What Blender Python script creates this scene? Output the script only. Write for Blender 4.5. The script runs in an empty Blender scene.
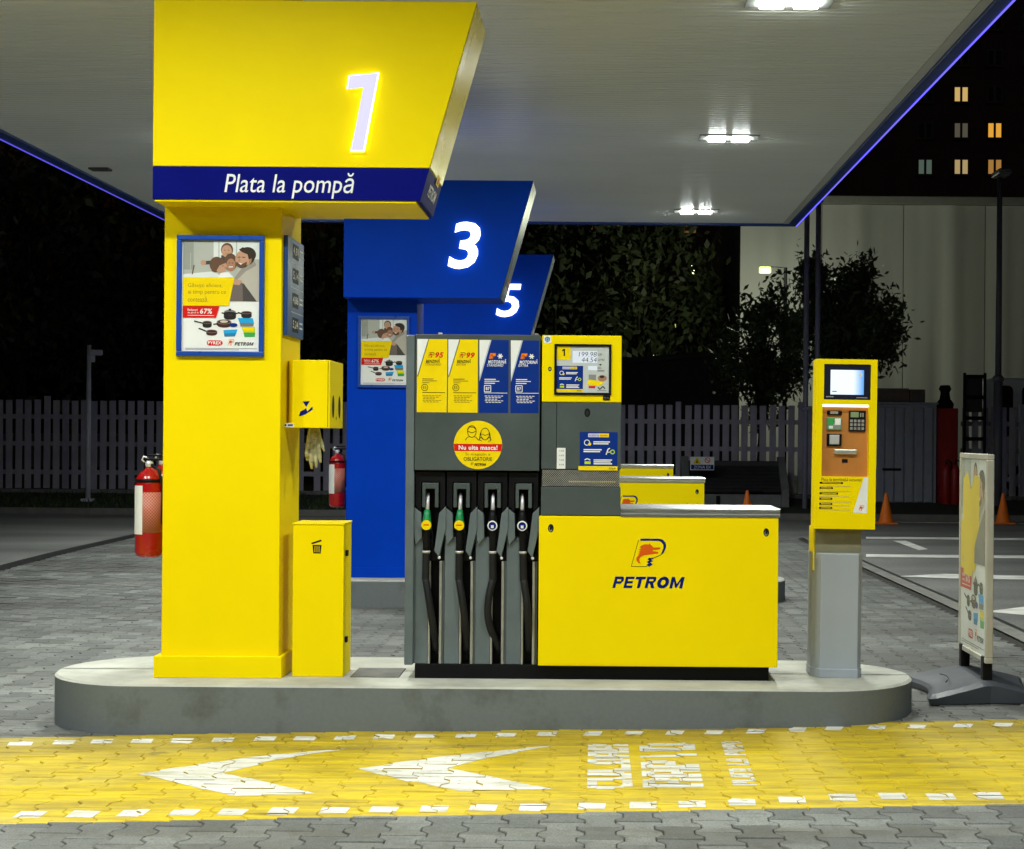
import bpy, bmesh, math, random
import numpy as np
from mathutils import Vector, Matrix

random.seed(7)
R = math.radians
scene = bpy.context.scene
COL = scene.collection

# ------------------------------------------------------------------ camera
FPX, VPX, VPY, ROLL = 1650.0, 597.0, 433.0, R(0.45)      # focal length in pixels, vanishing point, roll
CZ = 1.705                                                # eye height
cam_d = bpy.data.cameras.new('camera')
cam_d.sensor_width = 36.0
cam_d.lens = FPX / 1024 * 36.0
cam_d.shift_x = -(VPX - 512) / 1024
cam_d.shift_y = (VPY - 424.5) / 1024
cam_d.clip_end = 1500
cam = bpy.data.objects.new('camera', cam_d)
COL.objects.link(cam)
cam.location = (0, 0, CZ)
cam.rotation_euler = (Matrix.Rotation(R(90), 4, 'X') @ Matrix.Rotation(ROLL, 4, 'Z')).to_euler()
scene.camera = cam

# ------------------------------------------------------------------ night sky, exposure
world = bpy.data.worlds.new('World')
scene.world = world
world.use_nodes = True
wn = world.node_tree
sky = wn.nodes.new('ShaderNodeTexSky')
sky.sky_type = 'NISHITA'
sky.sun_disc = False
sky.sun_elevation = R(-2.8)
sky.sun_rotation = R(200)
bg = wn.nodes['Background']
wn.links.new(sky.outputs[0], bg.inputs['Color'])
bg.inputs['Strength'].default_value = 0.05
scene.view_settings.view_transform = 'Standard'
scene.view_settings.look = 'None'
scene.view_settings.gamma = 1
scene.view_settings.exposure = 0.0
scene.view_settings.use_curve_mapping = False
scene.cycles.use_denoising = True
scene.cycles.denoising_prefilter = 'ACCURATE'
scene.cycles.max_bounces = 6
scene.cycles.diffuse_bounces = 4
scene.cycles.sample_clamp_indirect = 4.0
LAMP_W = 135.0
LAMP_COL = (0.955, 1.0, 0.925)

# ------------------------------------------------------------------ pixel to place
def unroll(px, py):
    dx, dy = px - VPX, py - VPY
    c, s = math.cos(ROLL), math.sin(ROLL)
    return dx * c + dy * s, -dx * s + dy * c
def at(px, py, d):
    u, v = unroll(px, py)
    return Vector((u * d / FPX, d, CZ - v * d / FPX))
def X(px, d, py=480): return at(px, py, d).x
def Z(py, d, px=500): return at(px, py, d).z
def sstep(a, b, x):
    t = min(1, max(0, (x - a) / (b - a))); return t * t * (3 - 2 * t)
def zg(x, y):                                   # the forecourt falls gently to the left
    return 0.018 * min(4.0, max(-7.5, x)) * (1 - sstep(13, 24, y))
def ground_at(px, py):
    u, v = unroll(px, py); d = 12.0
    for _ in range(30): d = (CZ - zg(u * d / FPX, d)) * FPX / v
    return Vector((u * d / FPX, d, zg(u * d / FPX, d)))

# ------------------------------------------------------------------ materials
MATS = {}
def principled(name):
    m = bpy.data.materials.new(name); m.use_nodes = True
    return m, m.node_tree, m.node_tree.nodes['Principled BSDF']
def mat(name, col, rough=0.5, metal=0.0, var=0.10, scale=6.0, bump=0.0, bscale=60.0, coat=0.0, stretch=(1, 1, 1), spec=0.5, rvar=0.12):
    if name in MATS: return MATS[name]
    m, nt, b = principled(name)
    N, L = nt.nodes, nt.links
    tc = N.new('ShaderNodeTexCoord'); mp = N.new('ShaderNodeMapping'); mp.inputs['Scale'].default_value = stretch
    L.new(tc.outputs['Object'], mp.inputs[0])
    no = N.new('ShaderNodeTexNoise'); no.inputs['Scale'].default_value = scale; no.inputs['Detail'].default_value = 6; no.inputs['Roughness'].default_value = 0.6
    L.new(mp.outputs[0], no.inputs['Vector'])
    cr = N.new('ShaderNodeMapRange'); cr.inputs['From Min'].default_value = 0.3; cr.inputs['From Max'].default_value = 0.7
    cr.inputs['To Min'].default_value = 1 - var; cr.inputs['To Max'].default_value = 1 + var * 0.5
    L.new(no.outputs[0], cr.inputs[0])
    mx = N.new('ShaderNodeMix'); mx.data_type = 'RGBA'; mx.blend_type = 'MULTIPLY'; mx.inputs[0].default_value = 1
    mx.inputs[6].default_value = (*col, 1); L.new(cr.outputs[0], mx.inputs[7]); L.new(mx.outputs[2], b.inputs['Base Color'])
    rr = N.new('ShaderNodeMapRange'); rr.inputs['To Min'].default_value = max(0.02, rough - rvar); rr.inputs['To Max'].default_value = min(1, rough + rvar)
    L.new(no.outputs[0], rr.inputs[0]); L.new(rr.outputs[0], b.inputs['Roughness'])
    b.inputs['Metallic'].default_value = metal
    b.inputs['Specular IOR Level'].default_value = spec
    b.inputs['Coat Weight'].default_value = coat; b.inputs['Coat Roughness'].default_value = 0.12
    if bump:
        n2 = N.new('ShaderNodeTexNoise'); n2.inputs['Scale'].default_value = bscale; n2.inputs['Detail'].default_value = 4
        L.new(mp.outputs[0], n2.inputs['Vector'])
        bp = N.new('ShaderNodeBump'); bp.inputs['Strength'].default_value = bump; bp.inputs['Distance'].default_value = 0.01
        L.new(n2.outputs[0], bp.inputs['Height']); L.new(bp.outputs[0], b.inputs['Normal'])
    MATS[name] = m
    return m
def glow(name, col, strength):
    if name in MATS: return MATS[name]
    m, nt, b = principled(name)
    b.inputs['Base Color'].default_value = (*[min(1, c) * 0.08 for c in col], 1)
    b.inputs['Emission Color'].default_value = (*col, 1)
    b.inputs['Emission Strength'].default_value = strength
    MATS[name] = m
    return m
def flat(name, col, rough=0.42): return mat(name, col, rough, var=0.05, scale=9, spec=0.06)

YEL = mat('yellow_paint', (0.88, 0.675, 0.0005), 0.5, var=0.035, scale=1.6, bump=0.02, bscale=300, spec=0.05)
BLU = mat('blue_paint', (0.0, 0.045, 0.50), 0.5, var=0.10, scale=2, spec=0.05)
NAVY = mat('navy_band', (0.002, 0.004, 0.15), 0.45, var=0.08, scale=3, spec=0.04)
GREY = mat('grey_panel', (0.066, 0.083, 0.083), 0.42, var=0.2, scale=3.5, bump=0.03, bscale=200, spec=0.2)
GREYL = mat('grey_panel_light', (0.115, 0.142, 0.152), 0.42, var=0.16, scale=5, spec=0.25)
BLACK = mat('black_plastic', (0.007, 0.007, 0.008), 0.4, var=0.2, scale=8, spec=0.12)
RUBBER = mat('black_rubber', (0.014, 0.014, 0.015), 0.5, var=0.25, scale=14, bump=0.1, bscale=140, spec=0.2)
STEEL = mat('brushed_steel', (0.62, 0.64, 0.66), 0.3, 1.0, var=0.12, scale=4, stretch=(1, 30, 30))
STRIP = mat('worn_aluminium', (0.42, 0.42, 0.39), 0.45, 0.7, var=0.25, scale=12)
CHROME = mat('spout_metal', (0.72, 0.72, 0.76), 0.4, 0.35, var=0.15, scale=30)
WHITE = mat('white_print', (0.80, 0.80, 0.80), 0.4, var=0.04)
CONC_TOP = mat('pale_concrete', (0.43, 0.435, 0.39), 0.8, var=0.3, scale=3.2, bump=0.35, bscale=50)
KIOSKGREY = mat('kiosk_silver', (0.36, 0.40, 0.46), 0.42, 0.1, var=0.07, scale=2)

# ------------------------------------------------------------------ objects, things, parts
def tag(o, label=None, cat=None, group=None, kind=None):
    if label: o['label'] = label
    if cat: o['category'] = cat
    if group: o['group'] = group
    if kind: o['kind'] = kind
    return o
def thing(name, loc, label, cat, group=None):
    e = bpy.data.objects.new(name, None); e.empty_display_size = 0.1
    COL.objects.link(e); e.location = loc
    return tag(e, label, cat, group)
ORIG = {}
def origin_of(p):
    o = Vector((0, 0, 0))
    while p is not None:
        o += p.location; p = p.parent
    return o
class MB:
    def __init__(s): s.bm = bmesh.new(); s.mats = []; s.cur = 0
    def use(s, m):
        if m not in s.mats: s.mats.append(m)
        s.cur = s.mats.index(m); return s
    def _mark(s, faces, smooth=False):
        for f in faces: f.material_index = s.cur; f.smooth = smooth
    def box(s, x0, x1, y0, y1, z0, z1, bev=0.0, seg=2, rot=None):
        r = bmesh.ops.create_cube(s.bm, size=1)
        vs = r['verts']
        for v in vs: v.co = Vector((x0 + (v.co.x + .5) * (x1 - x0), y0 + (v.co.y + .5) * (y1 - y0), z0 + (v.co.z + .5) * (z1 - z0)))
        if rot is not None:
            for v in vs: v.co = rot @ v.co
        fs = list({f for v in vs for f in v.link_faces})
        s._mark(fs)
        if bev > 0:
            es = list({e for f in fs for e in f.edges})
            rr = bmesh.ops.bevel(s.bm, geom=es, offset=bev, segments=seg, profile=0.5, affect='EDGES')
            s._mark(rr['faces'])
        return s
    def prism(s, pts, a0, a1, axis='y', bev=0.0):
        def mk(p, a):
            return {'y': (p[0], a, p[1]), 'x': (a, p[0], p[1]), 'z': (p[0], p[1], a)}[axis]
        A = [s.bm.verts.new(mk(p, a0)) for p in pts]; B = [s.bm.verts.new(mk(p, a1)) for p in pts]
        n = len(pts); fs = [s.bm.faces.new(A), s.bm.faces.new(B[::-1])]
        for i in range(n): fs.append(s.bm.faces.new((A[i], B[i], B[(i + 1) % n], A[(i + 1) % n])))
        s._mark(fs)
        bmesh.ops.recalc_face_normals(s.bm, faces=fs)
        if bev > 0:
            es = list({e for f in fs for e in f.edges})
            rr = bmesh.ops.bevel(s.bm, geom=es, offset=bev, segments=2, profile=0.5, affect='EDGES')
            s._mark(rr['faces'])
        return s
    def tube(s, pts, rad, n=10, cap=True):
        pts = [Vector(p) for p in pts]
        if not hasattr(rad, '__len__'): rad = [rad] * len(pts)
        rings = []; up = None
        for i, p in enumerate(pts):
            t = (pts[min(i + 1, len(pts) - 1)] - pts[max(i - 1, 0)]).normalized()
            if up is None:
                up = Vector((0, 0, 1)) if abs(t.z) < 0.9 else Vector((0, 1, 0))
            a = t.cross(up).normalized(); b = a.cross(t).normalized(); up = b
            rings.append([s.bm.verts.new(p + (a * math.cos(2 * math.pi * k / n) + b * math.sin(2 * math.pi * k / n)) * rad[i]) for k in range(n)])
        fs = []
        for i in range(len(rings) - 1):
            for k in range(n):
                fs.append(s.bm.faces.new((rings[i][k], rings[i][(k + 1) % n], rings[i + 1][(k + 1) % n], rings[i + 1][k])))
        s._mark(fs, True)
        if cap:
            c = [s.bm.faces.new(rings[0][::-1]), s.bm.faces.new(rings[-1])]; s._mark(c); fs += c
        bmesh.ops.recalc_face_normals(s.bm, faces=fs)
        return s
    def lathe(s, c, prof, n=20):                 # prof: (radius, z), axis z through c
        rings = [[s.bm.verts.new((c[0] + r * math.cos(2 * math.pi * k / n), c[1] + r * math.sin(2 * math.pi * k / n), c[2] + z)) for k in range(n)] for r, z in prof]
        fs = []
        for i in range(len(rings) - 1):
            for k in range(n): fs.append(s.bm.faces.new((rings[i][k], rings[i][(k + 1) % n], rings[i + 1][(k + 1) % n], rings[i + 1][k])))
        s._mark(fs, True)
        c2 = [s.bm.faces.new(rings[0][::-1]), s.bm.faces.new(rings[-1])]; s._mark(c2); fs += c2
        bmesh.ops.recalc_face_normals(s.bm, faces=fs)
        return s
    def face(s, pts):
        f = s.bm.faces.new([s.bm.verts.new(p) for p in pts]); s._mark([f]); return s
    def build(s, name, m=None, parent=None, smooth_angle=None):
        o0 = origin_of(parent)
        for v in s.bm.verts: v.co -= o0
        me = bpy.data.meshes.new(name); s.bm.to_mesh(me); s.bm.free()
        for mm in (s.mats or [m]): me.materials.append(mm)
        o = bpy.data.objects.new(name, me); COL.objects.link(o); o.parent = parent
        return o
def mesh_obj(name, V, F, m, parent=None, smooth=False):
    o0 = origin_of(parent)
    me = bpy.data.meshes.new(name); me.from_pydata([tuple(Vector(v) - o0) for v in V], [], F); me.update()
    if smooth: me.polygons.foreach_set('use_smooth', [True] * len(me.polygons))
    me.materials.append(m)
    o = bpy.data.objects.new(name, me); COL.objects.link(o); o.parent = parent
    return o
KIDS = {}
def copy_tree(o, parent=None):
    c = o.copy(); COL.objects.link(c); c.parent = parent
    for ch in [k for k in list(bpy.data.objects) if k.parent is o]: copy_tree(ch, c)
    return c
def copy_thing(o, shift, label):
    c = copy_tree(o); c.location = o.location + Vector(shift); c['label'] = label
    return c

# ------------------------------------------------------------------ flat print (posters, lettering)
_tc = None
GLYPH = {}
def text_polys(body, shear=0.0, bold=0.0):
    """ink of a line of text as polygons in a unit box (0..1, 0..1)"""
    key = (body, shear, bold)
    if key in GLYPH: return GLYPH[key]
    c = bpy.data.curves.new('t', 'FONT'); c.body = body; c.size = 1; c.shear = shear; c.offset = bold; c.space_character = 1 + bold * 3; c.resolution_u = 3
    c.dimensions = '2D'; c.fill_mode = 'BOTH'
    o = bpy.data.objects.new('t', c); COL.objects.link(o)
    dg = bpy.context.evaluated_depsgraph_get(); dg.update()
    me = bpy.data.meshes.new_from_object(o.evaluated_get(dg))
    vs = [(v.co.x, v.co.y) for v in me.vertices]; fs = [list(p.vertices) for p in me.polygons]
    bpy.data.objects.remove(o); bpy.data.curves.remove(c); bpy.data.meshes.remove(me)
    x0 = min(v[0] for v in vs); x1 = max(v[0] for v in vs); y0 = min(v[1] for v in vs); y1 = max(v[1] for v in vs)
    vs = [((x - x0) / (x1 - x0), (y - y0) / (y1 - y0)) for x, y in vs]
    GLYPH[key] = (vs, fs)
    return GLYPH[key]
class Print:
    """flat marks given in picture pixels (optionally of an enlarged region), laid on a plane"""
    def __init__(s, region=None, size=None):
        s.items = []; s.reg = region; s.size = size
    def pt(s, p):
        if s.reg is None: return p
        x0, y0, x1, y1 = s.reg
        return (x0 + p[0] * (x1 - x0) / s.size[0], y0 + p[1] * (y1 - y0) / s.size[1])
    def poly(s, pts, m, layer=1): s.items.append(([s.pt(p) for p in pts], [list(range(len(pts)))], m, layer)); return s
    def rect(s, x0, y0, x1, y1, m, layer=1): return s.poly([(x0, y1), (x1, y1), (x1, y0), (x0, y0)], m, layer)
    def ell(s, cx, cy, rx, ry, m, layer=1, n=20, a0=0, a1=360):
        return s.poly([(cx + rx * math.cos(R(a0 + (a1 - a0) * k / n)), cy - ry * math.sin(R(a0 + (a1 - a0) * k / n))) for k in range(n if a1 - a0 == 360 else n + 1)], m, layer)
    def ring(s, cx, cy, r, w, m, layer=1, n=24):
        for k in range(n):
            a, b = 2 * math.pi * k / n, 2 * math.pi * (k + 1) / n
            s.poly([(cx + (r + q) * math.cos(t), cy - (r + q) * math.sin(t)) for q, t in ((-w / 2, a), (w / 2, a), (w / 2, b), (-w / 2, b))], m, layer)
        return s
    def line(s, pts, w, m, layer=1):
        for (ax, ay), (bx, by) in zip(pts, pts[1:]):
            l = math.hypot(bx - ax, by - ay) or 1; nx, ny = -(by - ay) / l * w / 2, (bx - ax) / l * w / 2
            s.poly([(ax + nx, ay + ny), (ax - nx, ay - ny), (bx - nx, by - ny), (bx + nx, by + ny)], m, layer)
        return s
    def text(s, body, x0, y0, x1, y1, m, layer=2, shear=0.0, bold=0.0):
        vs, fs = text_polys(body, shear, bold)
        s.items.append(([s.pt((x0 + u * (x1 - x0), y1 - v * (y1 - y0))) for u, v in vs], fs, m, layer))
        return s
    def build(s, name, parent, fn, step=0.0007):
        V, F, MI, mats = [], [], [], []
        for pts, fs, m, layer in s.items:
            if m not in mats: mats.append(m)
            b = len(V); V += [fn(p[0], p[1], layer * step) for p in pts]
            for f in fs: F.append([b + i for i in f]); MI.append(mats.index(m))
        o0 = origin_of(parent)
        me = bpy.data.meshes.new(name); me.from_pydata([tuple(Vector(v) - o0) for v in V], [], F)
        for m in mats: me.materials.append(m)
        me.polygons.foreach_set('material_index', MI); me.update()
        o = bpy.data.objects.new(name, me); COL.objects.link(o); o.parent = parent
        return o
def front(d, ax, ay):
    """a plane facing the camera at depth d; picture pixels around the anchor (ax, ay)"""
    a = at(ax, ay, d); k = d / FPX
    return lambda px, py, off: (a.x + (px - ax) * k, d - off, a.z - (py - ay) * k)

# ================================================================== LARGE STRUCTURE
S_ISL = 6.75                                        # spacing of the pump islands
# ---- ground sheet
def make_ground():
    xs = [-400, -120, -60, -30, -15, -10, -7.36, -7.35, -6, -4, -2, 0, 2, 3.46, 3.47, 4, 4.2, 8, 15, 30, 60, 120, 400]
    ys = [-60, -20, -8, 0, 1.99, 2, 4, 7, 10, 13] + [13 + i for i in range(1, 12)] + [26, 27.3, 27.31, 30, 33, 36, 45, 60, 90, 140, 250, 600]
    V = []
    for y in ys:
        for x in xs:
            z = zg(x, y)
            if -7.355 < x < 3.465 and 1.995 < y < 27.305: z -= 0.07
            V.append((x, y, z))
    n = len(xs); F = [(j * n + i, j * n + i + 1, (j + 1) * n + i + 1, (j + 1) * n + i) for j in range(len(ys) - 1) for i in range(n - 1)]
    m, nt, b = principled('asphalt'); N, L = nt.nodes, nt.links
    tc = N.new('ShaderNodeNewGeometry')
    n1 = N.new('ShaderNodeTexNoise'); n1.inputs['Scale'].default_value = 0.45; n1.inputs['Detail'].default_value = 8
    n2 = N.new('ShaderNodeTexNoise'); n2.inputs['Scale'].default_value = 45; n2.inputs['Detail'].default_value = 5
    mp = N.new('ShaderNodeMapping'); mp.inputs['Scale'].default_value = (0.5, 1.4, 1)
    L.new(tc.outputs['Position'], mp.inputs[0]); L.new(mp.outputs[0], n1.inputs['Vector']); L.new(tc.outputs['Position'], n2.inputs['Vector'])
    r1 = N.new('ShaderNodeValToRGB'); r1.color_ramp.elements[0].position = 0.3; r1.color_ramp.elements[1].position = 0.72
    r1.color_ramp.elements[0].color = (0.115, 0.118, 0.115, 1); r1.color_ramp.elements[1].color = (0.235, 0.24, 0.23, 1)
    L.new(n1.outputs[0], r1.inputs[0])
    mx = N.new('ShaderNodeMix'); mx.data_type = 'RGBA'; mx.blend_type = 'OVERLAY'; mx.inputs[0].default_value = 0.7
    L.new(r1.outputs[0], mx.inputs[6]); L.new(n2.outputs[0], mx.inputs[7]); L.new(mx.outputs[2], b.inputs['Base Color'])
    b.inputs['Roughness'].default_value = 0.72
    bp = N.new('ShaderNodeBump'); bp.inputs['Strength'].default_value = 0.4; bp.inputs['Distance'].default_value = 0.01
    L.new(n2.outputs[0], bp.inputs['Height']); L.new(bp.outputs[0], b.inputs['Normal'])
    tag(mesh_obj('ground', V, F, m), kind='structure')
make_ground()

# ---- islands
def stadium(x0, x1, y0, y1, rl, rr, n=14):
    P = []
    def arc(cx, cy, r, a0, a1):
        for k in range(n + 1): t = R(a0 + (a1 - a0) * k / n); P.append((cx + r * math.cos(t), cy + r * math.sin(t)))
    arc(x0 + rl, y0 + rl, rl, 180, 270); arc(x1 - rr, y0 + rr, rr, 270, 360)
    arc(x1 - rr, y1 - rr, rr, 0, 90); arc(x0 + rl, y1 - rl, rl, 90, 180)
    return P
IT = 0.2376
IY0, IY1 = 9.495, 10.73
def island_mats():
    m, nt, b = principled('island_kerb_paint'); N, L = nt.nodes, nt.links
    g = N.new('ShaderNodeNewGeometry')
    n1 = N.new('ShaderNodeTexNoise'); n1.inputs['Scale'].default_value = 1.6; n1.inputs['Detail'].default_value = 10; n1.inputs['Roughness'].default_value = 0.65
    n2 = N.new('ShaderNodeTexNoise'); n2.inputs['Scale'].default_value = 40; n2.inputs['Detail'].default_value = 6
    L.new(g.outputs['Position'], n1.inputs['Vector']); L.new(g.outputs['Position'], n2.inputs['Vector'])
    r = N.new('ShaderNodeValToRGB'); e = r.color_ramp.elements
    e[0].position = 0.3; e[0].color = (0.06, 0.066, 0.06, 1); e[1].position = 0.48; e[1].color = (0.132, 0.153, 0.166, 1)
    L.new(n1.outputs[0], r.inputs[0])
    mx = N.new('ShaderNodeMix'); mx.data_type = 'RGBA'; mx.blend_type = 'OVERLAY'; mx.inputs[0].default_value = 0.12
    L.new(r.outputs[0], mx.inputs[6]); L.new(n2.outputs[0], mx.inputs[7]); L.new(mx.outputs[2], b.inputs['Base Color'])
    b.inputs['Roughness'].default_value = 0.6
    bp = N.new('ShaderNodeBump'); bp.inputs['Strength'].default_value = 0.08; bp.inputs['Distance'].default_value = 0.01
    L.new(n2.outputs[0], bp.inputs['Height']); L.new(bp.outputs[0], b.inputs['Normal'])
    return m
KERB = island_mats()
def island(x0, x1, dy, rl, rr, label):
    P = stadium(x0, x1, IY0 + dy, IY1 + dy, rl, rr)
    t = thing('pump_island', ((x0 + x1) / 2, (IY0 + IY1) / 2 + dy, 0), label, 'island', 'pump islands under the canopy')
    mb = MB(); n = len(P)
    rows = [[mb.bm.verts.new((x, y, zg(x, y) - 0.08)) for x, y in P], [mb.bm.verts.new((x, y, IT - 0.012)) for x, y in P]]
    fs = [mb.bm.faces.new((rows[0][i], rows[0][(i + 1) % n], rows[1][(i + 1) % n], rows[1][i])) for i in range(n)]
    mb._mark(fs, False)
    for f in fs: f.smooth = True
    mb.build('kerb', KERB, t)
    mb = MB(); cx, cy = (x0 + x1) / 2, (IY0 + IY1) / 2 + dy
    inn = [(x + (0.012 if x < cx else -0.012), y + (0.012 if y < cy else -0.012)) for x, y in P]
    A = [mb.bm.verts.new((x, y, IT - 0.012)) for x, y in P]; B = [mb.bm.verts.new((x, y, IT)) for x, y in inn]
    for i in range(n): mb.bm.faces.new((A[i], A[(i + 1) % n], B[(i + 1) % n], B[i]))
    mb.bm.faces.new(B); mb._mark(mb.bm.faces)
    mb.build('top_slab', CONC_TOP, t)
    return t
ISL = [(-3.28, 1.93, 0, 0.617, 0.617), (-2.46, 1.93, S_ISL, 0.05, 0.617), (-2.46, 1.93, 2 * S_ISL, 0.05, 0.617)]
island(*ISL[0], 'raised grey kerb island with pale concrete top carrying the front pump')
island(*ISL[1], 'grey kerb island under the blue column marked 3')
island(*ISL[2], 'grey kerb island under the rearmost pump, behind column 3')
# grimy steel cover plate on the island top beside the bin
mb = MB(); a = at(356, 669, 9.95); mb.box(-1.46, -1.17, 9.83, 10.2, IT, IT + 0.006, 0.002)
tag(mb.build('cover_plate', mat('dirty_plate', (0.13, 0.125, 0.11), 0.7, var=0.5, scale=9, bump=0.4, bscale=60)), 'dirty dark access plate on the island top beside the yellow bin', 'cover plate')

# ---- pavers
# painted lane edges, read off the ground
LU0, LU1 = ground_at(0, 737.5), ground_at(1024, 719)
LL0, LL1 = ground_at(0, 824), ground_at(1024, 804)
def linefit(a, b): m = (b.y - a.y) / (b.x - a.x); return m, a.y - m * a.x
mU, cU = linefit(LU0, LU1); mL, cL = linefit(LL0, LL1)
def paver_mat():
    m, nt, b = principled('paver_concrete'); N, L = nt.nodes, nt.links
    g = N.new('ShaderNodeNewGeometry'); oi = N.new('ShaderNodeObjectInfo')
    sx = N.new('ShaderNodeSeparateXYZ'); L.new(g.outputs['Position'], sx.inputs[0])
    def math_(op, a, b_=None, c=None):
        n = N.new('ShaderNodeMath'); n.operation = op
        for i, v in enumerate((a, b_, c)):
            if v is None: continue
            if isinstance(v, (int, float)): n.inputs[i].default_value = v
            else: L.new(v, n.inputs[i])
        return n.outputs[0]
    def noise(scale, detail=6, st=(1, 1, 1), rough=0.6):
        mp = N.new('ShaderNodeMapping'); mp.inputs['Scale'].default_value = st; L.new(g.outputs['Position'], mp.inputs[0])
        n = N.new('ShaderNodeTexNoise'); n.inputs['Scale'].default_value = scale; n.inputs['Detail'].default_value = detail; n.inputs['Roughness'].default_value = rough
        L.new(mp.outputs[0], n.inputs['Vector']); return n.outputs[0]
    def ramp(v, a, b_, lo=0.0, hi=1.0):
        n = N.new('ShaderNodeMapRange'); n.inputs['From Min'].default_value = a; n.inputs['From Max'].default_value = b_
        n.inputs['To Min'].default_value = lo; n.inputs['To Max'].default_value = hi; L.new(v, n.inputs[0]); return n.outputs[0]
    def mix(f, a, b_, mode='MIX'):
        n = N.new('ShaderNodeMix'); n.data_type = 'RGBA'; n.blend_type = mode
        for i, v in ((0, f), (6, a), (7, b_)):
            if isinstance(v, (int, float)): n.inputs[i].default_value = v
            elif isinstance(v, tuple): n.inputs[i].default_value = (*v, 1)
            else: L.new(v, n.inputs[i])
        return n.outputs[2]
    rnd = math_('FRACT', math_('ADD', g.outputs['Random Per Island'], oi.outputs['Random']))
    big = noise(0.55, 8, (0.55, 1.6, 1)); fine = noise(110, 6, (1, 1, 1), 0.75); mid = noise(11, 8, (1, 1, 1), 0.75)
    conc = mix(ramp(rnd, 0, 1), (0.100, 0.108, 0.106), (0.215, 0.225, 0.216))
    conc = mix(ramp(big, 0.40, 0.60, 0.75, 0.0), conc, (0.068, 0.068, 0.064))
    conc = mix(0.8, conc, mix(1.0, conc, ramp(fine, 0.28, 0.72, 0.25, 1.7), 'MULTIPLY'))
    conc = mix(ramp(mid, 0.50, 0.70, 0.0, 0.7), conc, (0.06, 0.058, 0.052))
    # yellow paint between the two edges, worn by tyres along x
    streak = noise(3.4, 9, (0.55, 3.2, 1), 0.72); patch = noise(1.1, 6, (0.8, 1.0, 1))
    dU = math_('SUBTRACT', math_('MULTIPLY_ADD', sx.outputs[0], mU, cU), sx.outputs[1])
    dL = math_('SUBTRACT', sx.outputs[1], math_('MULTIPLY_ADD', sx.outputs[0], mL, cL))
    edge = math_('MULTIPLY_ADD', noise(30, 3), 0.02, -0.010)
    inside = math_('MULTIPLY', ramp(math_('ADD', dU, edge), 0.0, 0.012), ramp(math_('ADD', dL, edge), 0.0, 0.012))
    wear = ramp(math_('ADD', math_('MULTIPLY', streak, 0.6), math_('MULTIPLY', patch, 0.4)), 0.36, 0.54, 0.82, 1.0)
    speck = ramp(noise(26, 6, (0.6, 1, 1)), 0.24, 0.33, 0.25, 1.0)
    cover = math_('MULTIPLY', inside, math_('MULTIPLY', wear, speck))
    yel = mix(ramp(streak, 0.38, 0.66), (0.43, 0.305, 0.003), (0.66, 0.49, 0.004))
    dirt = math_('MULTIPLY', ramp(dU, 0.95, 0.05), ramp(noise(2.2, 6, (0.4, 2.2, 1)), 0.35, 0.62, 0.15, 0.95))
    yel = mix(dirt, yel, (0.22, 0.155, 0.010))
    pale = math_('MULTIPLY', ramp(noise(1.4, 5, (0.5, 1.5, 1)), 0.5, 0.72, 0, 0.55), ramp(sx.outputs[0], -1.6, -3.2))
    yel = mix(pale, yel, (0.56, 0.48, 0.15))
    drip = ramp(noise(3.6, 3, (1, 1.3, 1), 0.5), 0.68, 0.74, 0.0, 0.55)
    tyre = math_('MULTIPLY', ramp(noise(1.0, 4, (0.12, 3.5, 1)), 0.54, 0.64, 0.0, 0.42), ramp(noise(14, 6), 0.35, 0.6, 0.25, 1.0))
    full = mix(tyre, mix(cover, conc, yel), (0.07, 0.062, 0.04))
    L.new(mix(drip, full, (0.05, 0.045, 0.035)), b.inputs['Base Color'])
    L.new(ramp(big, 0.3, 0.7, 0.62, 0.82), b.inputs['Roughness'])
    bp = N.new('ShaderNodeBump'); bp.inputs['Strength'].default_value = 0.35; bp.inputs['Distance'].default_value = 0.006
    L.new(fine, bp.inputs['Height']); L.new(bp.outputs[0], b.inputs['Normal'])
    return m
PAVER = paver_mat()
PX, PY = 0.168, 0.215
hl, dl, ch = PY / 2, 0.017, 0.020
def paver_outline(g):
    a, b = PX / 2 + dl - g, PX / 2 - dl - g; h = hl - g
    right = [(a, h), (a, hl / 2 + ch), (b, hl / 2 - ch), (b, -hl / 2 + ch), (a, -hl / 2 - ch), (a, -h)]
    return right + [(-x, y) for x, y in right[::-1]]
OUT0, OUT1 = paver_outline(0.0024), paver_outline(0.0058)
def paver_geo():
    V = [(x, y, 0) for x, y in OUT1] + [(x, y, -0.0045) for x, y in OUT0] + [(x, y, -0.045) for x, y in OUT0]
    n = 12; F = [tuple(range(n))[::-1]]
    for k in range(2): F += [(k * n + i, k * n + (i + 1) % n, (k + 1) * n + (i + 1) % n, (k + 1) * n + i) for i in range(n)]
    return V, F
PV, PF = paver_geo()
def in_island(x, y):
    for (x0, x1, dy, rl, rr) in ISL:
        if x0 + 0.15 < x < x1 - 0.15 and IY0 + dy + 0.13 < y < IY1 + dy - 0.13:
            if dy == 0 and math.hypot(min(0, x - (x0 + .617)) + max(0, x - (x1 - .617)), y - 10.11) > 0.48: continue
            return True
    return False
pavers = []
prng = random.Random(3)
for i in range(int(10.75 / PX)):
    for j in range(-1, int(25.2 / PY)):
        x = -7.28 + PX * (i + 0.5); y = 2.08 + PY * (j + 0.5 + 0.5 * (i % 2))
        if y < 2.05 or y > 27.2 or in_island(x, y): continue
        z = zg(x, y) + prng.uniform(-0.0035, 0.002)
        pavers.append((x, y, z, prng.uniform(-0.012, 0.012), prng.uniform(-0.010, 0.010), prng.uniform(-0.012, 0.012)))
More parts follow.
